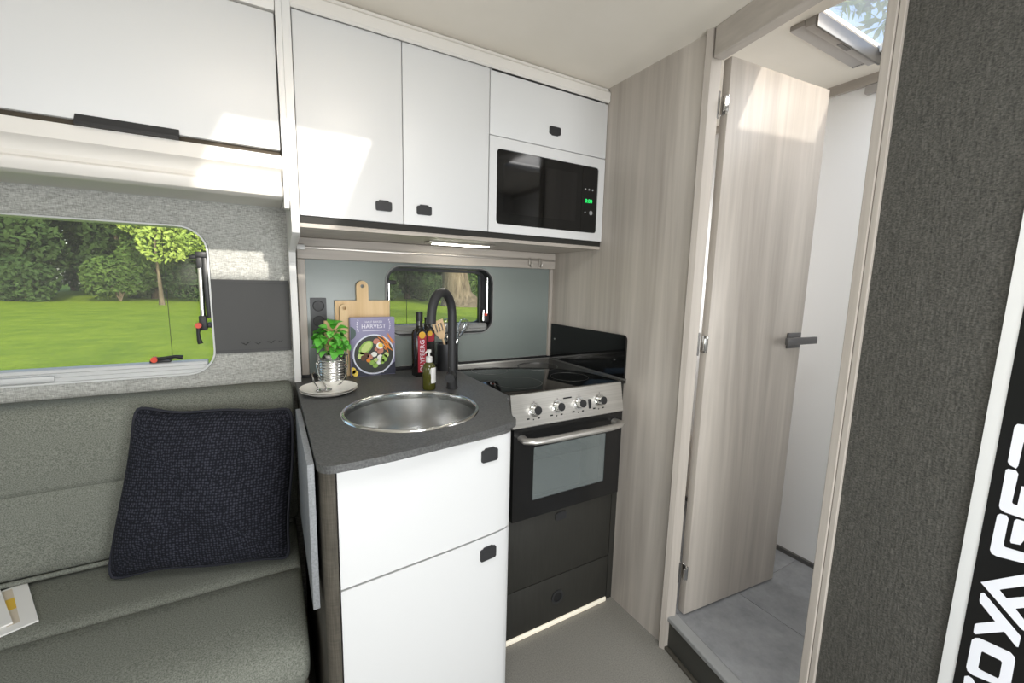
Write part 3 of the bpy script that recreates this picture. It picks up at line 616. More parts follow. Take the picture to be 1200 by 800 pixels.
prism(b, [(.083, .90), (.11, .88), (.5, .92), (.55, 1.12), (.55, 1.57), (.083, 1.57)], 'xy', 0.0, 0.055)
obj('carcass', b, 'cabinet_brown', bc, smooth=False)
pc = [(.066, .90)]+[(.066+.022*(1-math.cos(a)), .855-.022*math.sin(a)) for a in [PI/2*i/8 for i in range(9)]]+[(.0925, .832), (.0935, .856), (.088, .90)]
b = BM(); prism(b, pc, 'xy', 0.0, 0.8715); obj('corner_post', b, 'cabinet_brown', bc, angle=50)
b = BM(); prism(b, [(.097, .858), (.186, .864), (.279, .871), (.39, .882), (.464, .892), (.50, .90), (.50, .93), (.097, .90)], 'xy', 0.055, 0.8705); obj('frame', b, 'white', bc, smooth=False)
d1 = obj('door', front_door(0.6095, 0.861), 'white_door', bc, angle=40)
d2 = obj('door', front_door(0.060, 0.6045), 'white_door', bc, angle=40)
ha = math.atan2(.872-.863, .464-.39)
for d, hz in ((d1, 0.818), (d2, 0.560)):
    Mh = Matrix.Translation((.443, .8695, hz)) @ Matrix.Rotation(ha, 4, 'Z'); push_handle(d, 0, 0, 0, 0.046, 0.031, M=Mh)
# worktop
WT = [(.061, 1.604), (.061, .838)]+[(.061+.030*(1-math.cos(a)), .838-.034*math.sin(a)) for a in [PI/2*i/8 for i in range(1, 9)]]+[(.14, .8045), (.20, .809), (.262, .817), (.32, .827), (.373, .838), (.42, .849), (.453, .858), (.49, .868), (.515, .877), (.527, .887), (.533, .901), (.534, .917), (.545, .945), (.583, 1.022), (.597, 1.055), (.604, 1.075), (.618, 1.082), (.6215, 1.095), (.6215, 1.604)]
SKC = (0.318, 1.085)
b = BM(); prism(b, WT, 'xy', 0.8735, 0.8890, holes=[circ(*SKC, 0.1705, 48)])
tag(obj('worktop', b, 'stone_top', angle=40), 'dark grey stone effect kitchen worktop with rounded corners', 'worktop')
b = BM(); box(b, 0.0455, 0.058, 0.850, 1.25, 0.575, 0.880, 0.0012)
fp = thing('worktop_flap', 'light grey hinged worktop flap hanging down beside the sofa', 'flap', (0.05, 1.05, .575)); obj('board', b, 'stone_light', fp)
for hy in (0.94, 1.14):
    b = BM(); box(b, 0.0565, 0.0655, hy-.02, hy+.02, 0.855, 0.8725, 0.001); obj('hinge', b, 'black', fp)
sk = thing('sink', 'round stainless steel sink set into the worktop', 'sink', (*SKC, .74))
b = BM(); lathe(b, [(.1695, .872), (.1650, .800), (.160, .772), (.148, .756), (.128, .748), (.08, .745), (.026, .743), (.026, .741), (.13, .744), (.152, .752), (.1645, .770), (.1685, .80), (.1702, .872), (.1695, .872)], (*SKC, 0), 56); obj('bowl', b, 'sink_steel', sk, angle=60)
b = BM(); lathe(b, [(.1695, .872), (.1690, .889), (.1705, .8935), (.1745, .8945), (.1785, .8925), (.1800, .8893), (.1700, .8893), (.1700, .872), (.1695, .872)], (*SKC, 0), 56); obj('rim', b, 'chrome', sk, angle=60)
b = BM(); lathe(b, [(0, .7455), (.02, .7455), (.025, .7445), (.0255, .742), (0, .742)], (*SKC, 0), 24); obj('drain', b, 'chrome', sk)
fa = thing('faucet', 'matt black kitchen tap with high curved spout', 'faucet', (0.5, 1.256, .889))
b = BM(); lathe(b, [(0, 0), (.0195, 0), (.0195, .004), (.0168, .005), (.0168, .052), (.0150, .054), (0, .054)], (0.5, 1.256, .8892), 24); obj('base', b, 'matt_black', fa)
dx, dy = -.72, -.68; q = math.hypot(dx, dy); dx /= q; dy /= q
path = [(0.5, 1.256, .943), (0.5, 1.256, 1.04), (0.5, 1.256, 1.125)]
RA = 0.070
for i in range(1, 15):
    a = PI*i/14*0.97; s = RA*(1-math.cos(a)); path.append((0.5+dx*s, 1.256+dy*s, 1.125+RA*1.06*math.sin(a)))
e = path[-1]; path.append((e[0]+dx*0.001, e[1]+dy*0.001, 1.110))
b = BM(); tube(b, path, [.0138]*3+[.0136]*14+[.0142], 18); obj('spout', b, 'matt_black', fa, angle=50)
b = BM(); cyl(b, (0.494, 1.243, .934), (0.472, 1.205, .934), 0.0145, 20); lv = obj('lever', b, 'matt_black', fa)
b = BM(); tube(b, [(0.476, 1.212, .945), (0.472, 1.205, .968)], 0.003, 8); obj('lever_pin', b, 'matt_black', lv)

# ================================================================== COOKER
ck = thing('cooker', 'black and stainless steel cooker with glass hob and oven', 'cooker', (0.86, 1.34, .465))
b = BM()
for (xa, xb, ya, yb, za, zb) in ((.640, .688, 1.12, 1.585, .466, .876), (1.042, 1.09, 1.12, 1.585, .466, .876), (.688, 1.042, 1.46, 1.585, .466, .876), (.688, 1.042, 1.12, 1.46, .466, .498), (.688, 1.042, 1.12, 1.46, .742, .876)):
    box(b, xa, xb, ya, yb, za, zb)
obj('casing', b, 'oven_black', ck, smooth=False)
b = BM()
for (xa, xb, ya, yb, za, zb) in ((.6885, .692, 1.121, 1.459, .499, .741), (1.038, 1.0415, 1.121, 1.459, .499, .741), (.692, 1.038, 1.455, 1.459, .499, .741), (.692, 1.038, 1.121, 1.455, .4985, .502), (.692, 1.038, 1.121, 1.455, .738, .7415)):
    box(b, xa, xb, ya, yb, za, zb)
obj('oven_cavity', b, 'oven_cavity', ck, smooth=False)
b = BM()
for k in range(9): tube(b, [(.70+k*.041, 1.135, .640), (.70+k*.041, 1.44, .640)], 0.0018, 6)
for yy in (1.135, 1.44): tube(b, [(.694, yy, .640), (1.036, yy, .640)], 0.0025, 6)
obj('oven_rack', b, 'chrome', ck)
b = BM(); box(b, 0.6225, 1.114, 1.100, 1.594, .878, .8872, 0.002); hob = obj('hob_glass', b, 'black_glass', ck)
for (hx, hy, hr) in ((.74, 1.46, .072), (.74, 1.24, .085), (.965, 1.46, .085), (.965, 1.24, .072)):
    b = BM(); lathe(b, [(hr-.0012, 0), (hr-.0012, .0003), (hr, .0003), (hr, 0)], (hx, hy, .8872), 40); obj('burner_ring', b, 'grey_metal', hob)
b = BM(); box(b, 0.6225, 1.124, 1.5945, 1.6, .874, .893, 0.001); obj('rear_strip', b, 'steel', ck)
b = BM(); box(b, 1.1145, 1.1245, 1.106, 1.594, .874, .8925, 0.002); obj('side_strip', b, 'grey_metal', ck)
b = BM(); prism(b, [(1.104, .8875), (1.098, .886), (1.078, .785), (1.083, .781), (1.119, .781), (1.119, .8775), (1.106, .8780)], 'yz', .630, 1.090); cpn = obj('control_panel', b, 'steel', ck, smooth=False)
pd = Vector((0, 1.078-1.098, .785-.886)).normalized(); pn = Vector((0, pd.z, -pd.y)); pn = pn if pn.y < 0 else -pn
for kx in (.711, .801, .890, .980):
    s = (.886-.834)/(.886-.785); c = Vector((kx, 1.098+(1.078-1.098)*s, .834))
    b = BM(); cyl(b, c, c+pn*0.006, 0.0215, 28); kn = obj('knob', b, 'chrome', cpn, angle=40)
    b = BM(); tube(b, [c+pn*0.006, c+pn*0.026], [0.0165, 0.0145], 24); obj('knob_grip', b, 'chrome', kn, angle=40)
    b = BM(); cyl(b, c+pn*0.026, c+pn*0.0275, 0.0132, 24); obj('knob_cap', b, 'black', kn, angle=40)
    b = BM(); box(b, -.0008, .0008, -.0004, .0004, .024, .028, M=Matrix.Translation(c)); obj('dial_mark', b, 'black', kn, smooth=False)
    for (ox, oz, ww) in ((-.024, -.026, .005), (-.004, -.03, .002), (.016, -.028, .004)):
        cc = c+Vector((ox, 0, 0))+pd*(-oz); b = BM(); box(b, cc.x-ww, cc.x+ww, cc.y-.0006, cc.y+.0006, cc.z-.0022, cc.z+.0022); obj('dial_symbol', b, 'gap_black', kn, smooth=False)
s = (.886-.853)/(.101); c = Vector((.845, 1.098-.02*s, .857)); b = BM(); box(b, c.x-.017, c.x+.017, c.y-.0012, c.y+.0008, c.z-.0022, c.z+.0022); obj('name_mark', b, 'gap_black', cpn, smooth=False)
b = BM(); box(b, .932, .944, 1.083, 1.092, .806, .842, 0.001); obj('ignition_switch', b, 'black', cpn)
od = None
b = BM(); prism(b, [(.640, .466), (1.096, .466), (1.096, .779), (.640, .779)], 'xz', 1.088, 1.118, holes=[rrect(.716, 1.022, .526, .708, .004, 3)]); od = obj('oven_door', b, 'oven_black', ck, smooth=False)
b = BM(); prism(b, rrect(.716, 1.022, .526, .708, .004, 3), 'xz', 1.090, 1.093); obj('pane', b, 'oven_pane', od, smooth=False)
b = BM(); tube(b, [(.668, 1.088, .748), (.664, 1.058, .748), (.690, 1.043, .748), (.74, 1.036, .748), (.99, 1.036, .748), (1.038, 1.043, .748), (1.060, 1.058, .748), (1.056, 1.088, .748)], 0.0155, 14, flat=0.62); obj('handle', b, 'steel', od, angle=50)
b = BM(); prism(b, [(1.584, .8935), (1.584, 1.052)]+[(1.132-.02*math.sin(a), 1.032+.02*math.cos(a)) for a in [PI/2*i/6 for i in range(7)]]+[(1.112, .8935)], 'yz', 1.1165, 1.1245)
sg = thing('splash_guard', 'black glass splash guard on the partition beside the hob', 'splash guard', (1.12, 1.35, .89)); obj('panel', b, 'black_glass', sg, smooth=False)
for (sy_, sz_) in ((1.555, .985), (1.165, .955)):
    b = BM(); cyl(b, (1.1165, sy_, sz_), (1.115, sy_, sz_), 0.004, 12); obj('screw', b, 'chrome', sg)
cb = thing('cooker_cabinet', 'dark drawer cabinet under the cooker', 'cabinet', (0.87, 1.34, 0))
b = BM(); box(b, .640, 1.09, 1.128, 1.585, .02, .462); obj('body', b, 'cooker_panel', cb, smooth=False)
b = BM(); box(b, 1.0985, 1.1245, 1.118, 1.16, 0.0, .873, 0.001); struct('trim_18', b, 'cooker_panel', 'dark filler strip between cooker and oak partition')
b = BM(); box(b, .6075, .639, 1.128, 1.16, 0.0, .8715); struct('trim_19', b, 'cooker_panel', 'dark filler strip between sink cabinet and cooker')
b = BM(); box(b, .642, 1.090, 1.112, 1.127, .196, .461, 0.002); d = obj('drawer', b, 'cooker_panel', cb); push_handle(d, .852, 1.112, .425)
b = BM(); box(b, .642, 1.090, 1.112, 1.127, .020, .193, 0.002); d = obj('plinth_panel', b, 'cooker_panel', cb)
b = BM(); before = None; prism(b, circ(.852, .110, .026, 28), 'xz', 1.108, 1.1115, holes=[circ(.852, .110, .018, 28)]); v = obj('vent_ring', b, 'matt_black', d)
b = BM(); prism(b, circ(.852, .110, .0175, 28), 'xz', 1.1100, 1.1118); obj('vent_grille', b, 'gap_black', v)
b = BM(); box(b, .600, 1.090, 1.110, 1.126, 0.0005, .0185, 0.002)
tag(obj('plinth_light', b, 'plinth_light'), 'glowing cream light strip at the foot of the cooker cabinet', 'light strip')

# ================================================================== THINGS ON THE WORKTOP
Z0 = 0.8892
# socket
so = thing('wall_socket', 'dark grey triple power socket on the grey green backsplash', 'socket', (.145, 1.6, 1.0))
b = BM(); prism(b, rrect(.119, .170, 1.003, 1.166, .003, 3), 'xz', YW-.0115, YW-.0075); obj('plate', b, 'frame_dark', so)
for zz in (1.138, 1.085, 1.031):
    b = BM(); prism(b, circ(.1445, zz, .0185, 28), 'xz', YW-.0128, YW-.0113, holes=[circ(.1445, zz, .0165, 28)]); oo = obj('outlet', b, 'gap_black', so)
    b = BM(); prism(b, circ(.1445, zz, .0160, 28), 'xz', YW-.0124, YW-.0113); obj('outlet_face', b, 'black', oo)
# cutting boards
def board(label, x0, x1, zt, hx, hw, ht, y, th, hole):
    r = hw/2; n = 10
    arc = [(hx+r*math.cos(a), ht-r+r*math.sin(a)) for a in [PI*i/n for i in range(n+1)]]
    pts = [(x0, Z0), (x1, Z0), (x1, zt)]
    if hx+r < x1-1e-4: pts.append((hx+r, zt))
    pts += arc+[(hx-r, zt), (x0, zt)]
    b = BM(); prism(b, pts, 'xz', y-th, y, holes=[circ(hx, hole, .0065, 14)])
    return tag(obj('cutting_board', b, 'maple', smooth=False), label, 'cutting board', 'wooden boards against the backsplash')
board('larger light wooden cutting board standing behind the cookbook', .196, .384, 1.157, .289, .041, 1.227, 1.603, .016, 1.208)
board('smaller light wooden cutting board standing behind the potted basil', .157, .239, 1.088, .2235, .031, 1.145, 1.583, .014, 1.131)
# cookbook
bk = thing('cookbook', 'violet cookbook with a salad bowl on its cover', 'book', (.315, 1.545, Z0))
BF = 1.545
b = BM(); box(b, .237, .391, BF, BF+.003, Z0, 1.099, 0.0008); box(b, .237, .391, BF+.018, BF+.021, Z0, 1.099, 0.0008); box(b, .236, .2395, BF, BF+.021, Z0, 1.099, 0.0008); cv = obj('cover', b, 'book_violet', bk)
b = BM(); box(b, .240, .389, BF+.0035, BF+.0175, Z0+.002, 1.096); obj('pages', b, 'paper', bk, smooth=False)
def pr(poly, m, k, name='printed_shape'):
    b = BM(); prism(b, poly, 'xz', BF-.0003*k-.0002, BF-.0003*k+.0001); return obj(name, b, m, cv, smooth=False)
def clipr(p): return clip(clip(p, 1, 0, .3905), -1, 0, -.2375)
pr([(.2375, Z0+.001), (.3905, Z0+.001), (.3905, .935), (.36, .91), (.29, .905), (.262, .93), (.2375, .96)], 'book_navy', 0)
pr(clip(clipr(circ(.232, 1.045, .024, 20)), 0, -1, -1.02), 'bowl_teal', 1)
bcx, bcz, br = .316, .966, .073
pr(clipr(circ(bcx, bcz, br, 40)), 'bowl_rim', 1); pr(clipr(circ(bcx, bcz, br-.005, 40)), 'food_bowl', 2)
def ell(x, z, a, c, rot, n=18):
    return [(x+a*math.cos(t_)*math.cos(rot)-c*math.sin(t_)*math.sin(rot), z+a*math.cos(t_)*math.sin(rot)+c*math.sin(t_)*math.cos(rot)) for t_ in [2*PI*i/n for i in range(n)]]
pr(ell(.288, .992, .030, .018, .8), 'food_green', 3); pr(ell(.290, .993, .023, .012, .8), 'food_lime', 4); pr(ell(.272, .966, .016, .010, .9), 'food_lime', 3)
rn = random.Random(2)
for k in range(9):
    x, z, a = .362+rn.uniform(-.018, .014), .998+rn.uniform(-.02, .025), rn.uniform(-1.2, -.5)
    pr(clipr(ell(x, z, .024, .0022, a, 8)), 'food_orange', 4+k % 3)
pr(ell(.338, .997, .014, .012, 0), 'food_white', 5); pr(ell(.339, .998, .008, .008, 0), 'food_yellow', 6)
for (x, z, a, m) in ((.325, 1.013, .012, 'food_pink'), (.338, .978, .013, 'food_pink'), (.326, .985, .009, 'food_pink'), (.290, .965, .011, 'food_brown'), (.278, .955, .010, 'food_brown'), (.302, .958, .010, 'food_pink'), (.296, .945, .008, 'food_orange'), (.316, .966, .011, 'food_white'), (.336, .954, .011, 'food_white'), (.333, .937, .010, 'food_white'), (.310, .936, .011, 'food_green'), (.320, .925, .010, 'food_green'), (.322, .945, .009, 'food_lime'), (.352, .950, .014, 'food_green'), (.360, .962, .010, 'food_lime'), (.345, .938, .009, 'food_green')):
    pr(clipr(ell(x, z, a, a*.85, x*40, 10)), m, 4)
for (x, z) in ((.243, .912), (.250, .902)): pr(clipr(ell(x, z, .010, .012, .3, 14)), 'food_yellow', 2)
obj('lettering', textmesh('HALF BAKED', .0105, at_front(.317, BF-.0007, 1.083)), 'ink_white', cv, smooth=False)
obj('lettering', textmesh('HARVEST', .0205, at_front(.317, BF-.0007, 1.067)), 'ink_white', cv, smooth=False)
b = BM(); box(b, .278, .356, BF-.0008, BF-.0002, 1.051, 1.0525); obj('printed_line', b, 'ink_white', cv, smooth=False)
b = BM(); box(b, .300, .350, BF-.0008, BF-.0002, .898, .9005); obj('printed_line', b, 'ink_white', cv, smooth=False)
for sgn in (-1, 1):
    for k in range(6):
        a = R(150-k*20) if sgn < 0 else R(30+k*20)
        a = R(125+k*16); x = .317+sgn*(-.052*math.cos(a)+.006); z = 1.072+.022*math.sin(R(70-k*26))
        pr(ell(.317+sgn*(.050+.007*math.cos(R(-60+k*24))), 1.052+k*.0075, .0032, .0014, sgn*(.5+.15*k), 8), 'ink_white', 2, 'printed_leaf')
# plates and tongs
PC = (.142, 1.352)
def plate(label, z, r):
    b = BM(); lathe(b, [(0, .003), (r*.55, .003), (r*.72, .006), (r*.97, .0135), (r, .0148), (r*.985, .0125), (r*.70, .002), (r*.5, 0), (0, 0)], (*PC, z), 44)
    return tag(obj('plate', b, 'plate', angle=60), label, 'plate', 'stacked plates beside the sink')
plate('cream plate at the bottom of a stack of two beside the sink', Z0, .081)
plate('cream plate lying on another plate with small tongs on it', Z0+.0062, .081)
tg = thing('serving_tongs', 'small silver serving tongs lying on the upper plate', 'tongs', (.13, 1.35, .9))
for s in (-1, 1):
    b = BM(); tube(b, [(.113, 1.47, .931), (.113+s*.008, 1.455, .930), (.118+s*.012, 1.40, .914), (.124+s*.011, 1.355, .9045)], .0022, 8)
    a = obj('arm', b, 'chrome', tg)
    b = BM(); lathe(b, [(0, 0), (.009, .001), (.012, .004), (.0115, .0045), (.008, .002), (0, .0012)], (.127+s*.011, 1.342, .899), 12, sy=1.3); obj('scoop', b, 'chrome', a)
# planter and basil
PX, PY = .166, 1.462
pt = thing('tin_planter', 'ribbed silver tin planter with wire handle holding basil', 'planter', (PX, PY, Z0))
prof = [(0, 0), (.041, 0), (.043, .004)]
for k in range(9):
    z = .008+k*.0088
    prof += [(.0425, z), (.0448, z+.0022), (.0448, z+.0050), (.0425, z+.0072)]
prof += [(.0430, .092), (.0440, .100), (.0456, .1015), (.0456, .104), (.0432, .104), (.0415, .096), (.0405, .088), (0, .088)]
b = BM(); lathe(b, prof, (PX, PY, Z0), 44); obj('can', b, 'tin', pt, angle=50)
b = BM(); lathe(b, [(0, 0), (.0395, 0), (.0395, .003), (.02, .006), (0, .006)], (PX, PY, Z0+.0885), 24); obj('soil', b, 'soil', pt)
hp = []
for i in range(17):
    a = PI*i/16; hp.append((PX+.0475*math.cos(a), PY-.062*math.sin(a)-.002, Z0+.086-.080*math.sin(a)+.012*math.cos(a)))
b = BM(); tube(b, hp, .0013, 7); hd = obj('wire_handle', b, 'chrome', pt)
b = BM(); tube(b, hp[6:11], .0035, 10); obj('grip', b, 'chrome', hd)
for s in (-1, 1):
    b = BM(); cyl(b, (PX+s*.043, PY-.002, Z0+.086+s*.012), (PX+s*.049, PY-.002, Z0+.086+s*.012), .004, 10); obj('rivet', b, 'chrome', pt)
bs = thing('basil_plant', 'bushy bright green basil plant in the ribbed tin planter', 'plant', (PX, PY, Z0+.094))
def leafmesh(nm, m):
    b = BM(); cols = []
    n = 6
    for i in range(n+1):
        s = i/n; wdt = .86*math.sin(PI*min(1, s*.95+.04))**0.75*(1-.22*s); zc = .16*math.sin(PI*s)-.10*s*s
        cols.append([b.verts.new((s, k*wdt*.5, zc+abs(k)*.10*(1-.4*s)*(0.6 if abs(k) < 1 else 1)*wdt*1.2)) for k in (-1, 0, 1)])
    for a, c in zip(cols[:-1], cols[1:]):
        for k in range(2): b.faces.new((a[k], a[k+1], c[k+1], c[k]))
    me = bpy.data.meshes.new(nm); bmesh.ops.recalc_face_normals(b, faces=b.faces); b.to_mesh(me); b.free(); me.materials.append(MATS[m])
    for p in me.polygons: p.use_smooth = True
    return me
LM = [leafmesh('leaf', m) for m in ('leaf', 'leaf_b', 'leaf_c', 'leaf')]
rn = random.Random(11)
for k in range(7):
    a = 2*PI*k/7; b = BM(); tube(b, [(PX+.012*math.cos(a), PY+.012*math.sin(a), Z0+.09), (PX+.022*math.cos(a), PY+.022*math.sin(a), Z0+.125), (PX+.03*math.cos(a+.3), PY+.03*math.sin(a+.3), Z0+.165-(k % 3)*.012)], .0016, 6); obj('stem', b, 'stem', bs)
for k in range(84):
    a = rn.uniform(0, 2*PI); ph = math.acos(rn.uniform(-0.35, 1)); rad = .040*rn.uniform(.45, 1.0)
    p = Vector((PX+rad*1.06*math.sin(ph)*math.cos(a), PY+rad*math.sin(ph)*math.sin(a), Z0+.134+.062*rad/.04*math.cos(ph)))
    o = bpy.data.objects.new('leaf', LM[k % 4]); COL.objects.link(o); o.parent = bs
    o.location = p-bs.location; L = rn.uniform(.024, .037)
    o.scale = (L, L, L)
    o.rotation_euler = (rn.uniform(-.5, .5), rn.uniform(-.35, .75)-(0.5 if ph < .6 else 0), a+rn.uniform(-.7, .7))
# bottles
def square_bottle(name, label, x, y, hw, hb, ht, rot, front):
    t = thing(name, label, 'bottle', (x, y, Z0), 'dark oil bottles behind the tap')
    Mr = Matrix.Translation((x, y, Z0)) @ Matrix.Rotation(rot, 4, 'Z')
    b = BM(); sec = []
    for (s, z, r) in ((hw*.94, 0, .004), (hw, .003, .005), (hw, hb, .006), (hw*.9, hb+.010, .010), (hw*.62, hb+.018, hw*.6), (.0125, hb+.024, .0124), (.0112, hb+.03, .0111), (.0112, ht-.002, .0111), (.0108, ht, .0107)):
        sec.append([b.verts.new((px, py, z)) for px, py in rrect(-s, s, -s, s, min(r, s*.995), 5)])
    for a, c in zip(sec[:-1], sec[1:]):
        for i in range(len(a)): b.faces.new((a[i], a[(i+1) % len(a)], c[(i+1) % len(a)], c[i]))
    b.faces.new(sec[0]); b.faces.new(sec[-1]); xf(b, b.verts, Mr); obj('body', b, 'bottle_dark', t, angle=50)
    b = BM(); lathe(b, [(.0122, hb+.045), (.0122, ht), (.0118, ht+.002), (0, ht+.002)], (0, 0, 0), 20, M=Mr); obj('cap', b, 'black', t, angle=50)
    if front:
        b = BM(); prism(b, [(-hw*.72, .016), (hw*.72, .016), (hw*.72, .150), (-hw*.72, .150)], 'xz', -hw-.0006, -hw+.0002, M=Mr); lb_ = obj('label', b, 'label_red', t, smooth=False)
        b = BM(); prism(b, circ(0, .151, .0125, 24), 'xz', -hw-.0012, -hw-.0004, M=Mr); obj('seal', b, 'label_gold', lb_, smooth=False)
        obj('lettering', textmesh('OLYFBERG', .0245, Mr @ at_front(.001, -hw-.0009, .076, -PI/2)), 'ink_white', lb_, smooth=False)
    else:
        b = BM(); prism(b, rrect(-hw*.8, hw*.8, .118, .150, .006), 'xz', -hw-.0006, -hw+.0002, M=Mr); lb_ = obj('label', b, 'label_red', t, smooth=False)
        b = BM(); prism(b, circ(0, .148, .010, 24), 'xz', -hw-.0012, -hw-.0004, M=Mr); obj('seal', b, 'label_gold', lb_, smooth=False)
square_bottle('oil_bottle', 'dark square oil bottle with red OLYFBERG label on the worktop', .463, 1.478, .0225, .155, .230, 0.12, True)
square_bottle('oil_bottle', 'dark bottle with a small red and gold label behind the labelled oil bottle', .512, 1.535, .0215, .155, .205, 0.1, False)
sp = thing('soap_dispenser', 'olive green soap bottle with white pump beside the tap', 'soap dispenser', (.43, 1.275, Z0))
b = BM(); lathe(b, [(0, 0), (.0195, 0), (.021, .003), (.021, .068), (.018, .080), (.010, .086), (.0095, .090), (0, .090)], (.430, 1.275, Z0), 28); obj('body', b, 'soap_green', sp, angle=50)
b = BM(); lathe(b, [(0, .088), (.0105, .088), (.0105, .104), (.0085, .106), (.0035, .107), (.0035, .118), (.007, .119), (.007, .127), (0, .128)], (.430, 1.275, Z0), 20); tube(b, [(.430, 1.275, Z0+.1235), (.421, 1.266, Z0+.1235), (.413, 1.258, Z0+.120)], .003, 8); obj('pump', b, 'white', sp)
b = BM(); lb0 = []
for i in range(9):
    a = R(-92+i*9); lb0.append([b.verts.new((.430+.0213*math.cos(a), 1.275+.0213*math.sin(a), Z0+z)) for z in (.022, .072)])
for a, c in zip(lb0[:-1], lb0[1:]): b.faces.new((a[0], a[1], c[1], c[0]))
obj('label', b, 'paper', sp)
# utensil jar and utensils
UX, UY = .594, 1.538
b = BM(); lathe(b, [(0, 0), (.040, 0), (.041, .002), (.041, .100), (.0425, .101), (.0425, .104), (.0395, .104), (.0390, .004), (0, .004)], (UX, UY, Z0), 36)
tag(obj('utensil_jar', b, 'jar', angle=50), 'dark metal utensil jar behind the tap', 'jar')
def whisk(label, base, top, L, Rw):
    t = thing('whisk', label, 'whisk', base, 'utensils in the metal jar')
    b0, t0 = Vector(base), Vector(top); ax = (t0-b0).normalized(); u = ax.cross(Vector((0, 1, .2))).normalized(); v = ax.cross(u)
    st_ = t0-ax*L; b = BM(); cyl(b, b0, st_, .0045, 10); obj('shaft', b, 'chrome', t)
    for k in range(5):
        a = PI*k/5; dirv = math.cos(a)*u+math.sin(a)*v; b = BM()
        tube(b, [st_+ax*(L*(0.5-0.5*math.cos(PI*min(1, s)))*1.0)*1.0+dirv*Rw*math.sin(PI*s*1.0)*0 + dirv*Rw*math.sin(2*PI*s) for s in []] or
             [st_+ax*(L*math.sin(PI*s)**0.75)+dirv*(Rw*math.copysign(1, .5-s)*math.sin(2*PI*min(s, 1-s))**0.8*(1.0)) if 0 < s < 1 else st_ for s in [i/16 for i in range(17)]], .0009, 5); obj('wire', b, 'chrome', t)
whisk('balloon whisk leaning right in the metal jar', (.585, 1.535, .90), (.668, 1.530, 1.085), .085, .020)
whisk('balloon whisk standing behind the tap in the metal jar', (.60, 1.545, .90), (.585, 1.535, 1.088), .085, .022)
tu = thing('wooden_spatula', 'pale wooden slotted spatula leaning left in the metal jar', 'spatula', (.60, 1.535, .9), 'utensils in the metal jar')
b = BM(); cyl(b, (.605, 1.525, .90), (.566, 1.522, 1.020), .0042, 10); obj('handle', b, 'beech', tu)
Ms = Matrix.Translation((.566, 1.522, 1.015)) @ Matrix.Rotation(-.3, 4, 'Y')
b = BM(); prism(b, [(-.008, 0), (.008, 0), (.022, .03), (.023, .072), (-.023, .072), (-.022, .03)], 'xz', -.0025, .0025, holes=[rrect(-.014, -.009, .028, .06, .002, 3), rrect(-.0025, .0025, .028, .06, .002, 3), rrect(.009, .014, .028, .06, .002, 3)], M=Ms); obj('blade', b, 'beech', tu, smooth=False)

# ================================================================== SIGN PANEL, WASHROOM RACK
sn = thing('graphic_panel', 'white framed black panel with large white VOYAGER lettering', 'sign', (*wp(.77), .2))
b = BM(); box(b, 0.6695, 0.872, 0.0005, 0.006, 0.2, 1.75, 0.001, M=MW); obj('frame', b, 'sign_white', sn)
b = BM(); box(b, 0.6890, 0.852, 0.006, 0.0075, 0.23, 1.72, M=MW); bp_ = obj('background', b, 'sign_black', sn, smooth=False)
LET = {
    'V': [(.7015, .5886), (.7056, .5933), (.711, .5928), (.715, .5863), (.7445, .5912), (.7492, .5993), (.7544, .612), (.7559, .6085), (.7556, .5782), (.7486, .5737), (.7018, .573)],
    'O': [(.7017, .6577), (.705, .6645), (.7097, .6681), (.7443, .6738), (.7494, .67), (.7506, .6646), (.7513, .6262), (.7497, .6169), (.7458, .6107), (.7102, .5994), (.7036, .6006), (.7013, .6071)],
    'Y': [(.7017, .7439), (.7047, .7469), (.7509, .7079), (.7513, .7047), (.751, .6889), (.7489, .6882), (.7341, .7012), (.7042, .6705), (.7019, .6724), (.7016, .6864), (.7032, .6897), (.7228, .7099), (.7025, .7281), (.7018, .7313)],
    'A': [(.6992, .7619), (.7485, .813), (.7493, .7931), (.722, .766), (.7208, .7636), (.7294, .756), (.7499, .7753), (.7508, .7572), (.7412, .7475), (.7411, .7459), (.7539, .7335), (.754, .7189), (.7502, .7201)],
    'G': [(.7032, .8821), (.7061, .8862), (.7131, .8869), (.7155, .8824), (.7154, .8398), (.7173, .8362), (.7457, .8409), (.7459, .8642), (.7364, .8619), (.7348, .8573), (.7324, .8494), (.723, .8464), (.7217, .8492), (.7219, .8835), (.7237, .8871), (.749, .8903), (.7508, .8429), (.7488, .8256), (.711, .8159), (.7048, .817), (.7024, .8222)],
    'E': [(.7029, .9585), (.7054, .961), (.7134, .9617), (.7164, .9574), (.7156, .9105), (.7173, .9085), (.7218, .9088), (.7223, .9403), (.7262, .9411), (.7302, .9406), (.73, .911), (.7349, .9112), (.7355, .9364), (.7429, .9367), (.7432, .8939), (.7369, .8917), (.7097, .8911), (.7046, .8938), (.7031, .8984)],
    'R': [(.7032, 1.0286), (.7056, 1.0342), (.7139, 1.0356), (.7334, 1.0348), (.736, .9825), (.7276, .9806), (.7272, 1.0092), (.7153, 1.0081), (.7146, .9699), (.713, .965), (.7057, .9678), (.7033, .9721)]}
OI = [(.7145, .6464), (.7162, .6492), (.7367, .6519), (.7383, .6498), (.7386, .6244), (.7373, .6199), (.7164, .6161), (.7144, .6182)]
for ch, pts in LET.items():
    b = BM(); prism(b, pts, 'xz', 0.0072, 0.0082, holes=[OI] if ch == 'O' else (), M=MW); obj('letter', b, 'sign_letter', bp_, smooth=False)
rk = thing('slatted_rack', 'light wooden slatted rack standing in the washroom', 'rack', (1.74, 1.30, .118))
for k in range(6):
    b = BM(); box(b, 1.66, 1.84, 1.36, 1.372, .135+k*.062, .135+k*.062+.05, .002); obj('slat', b, 'maple', rk)
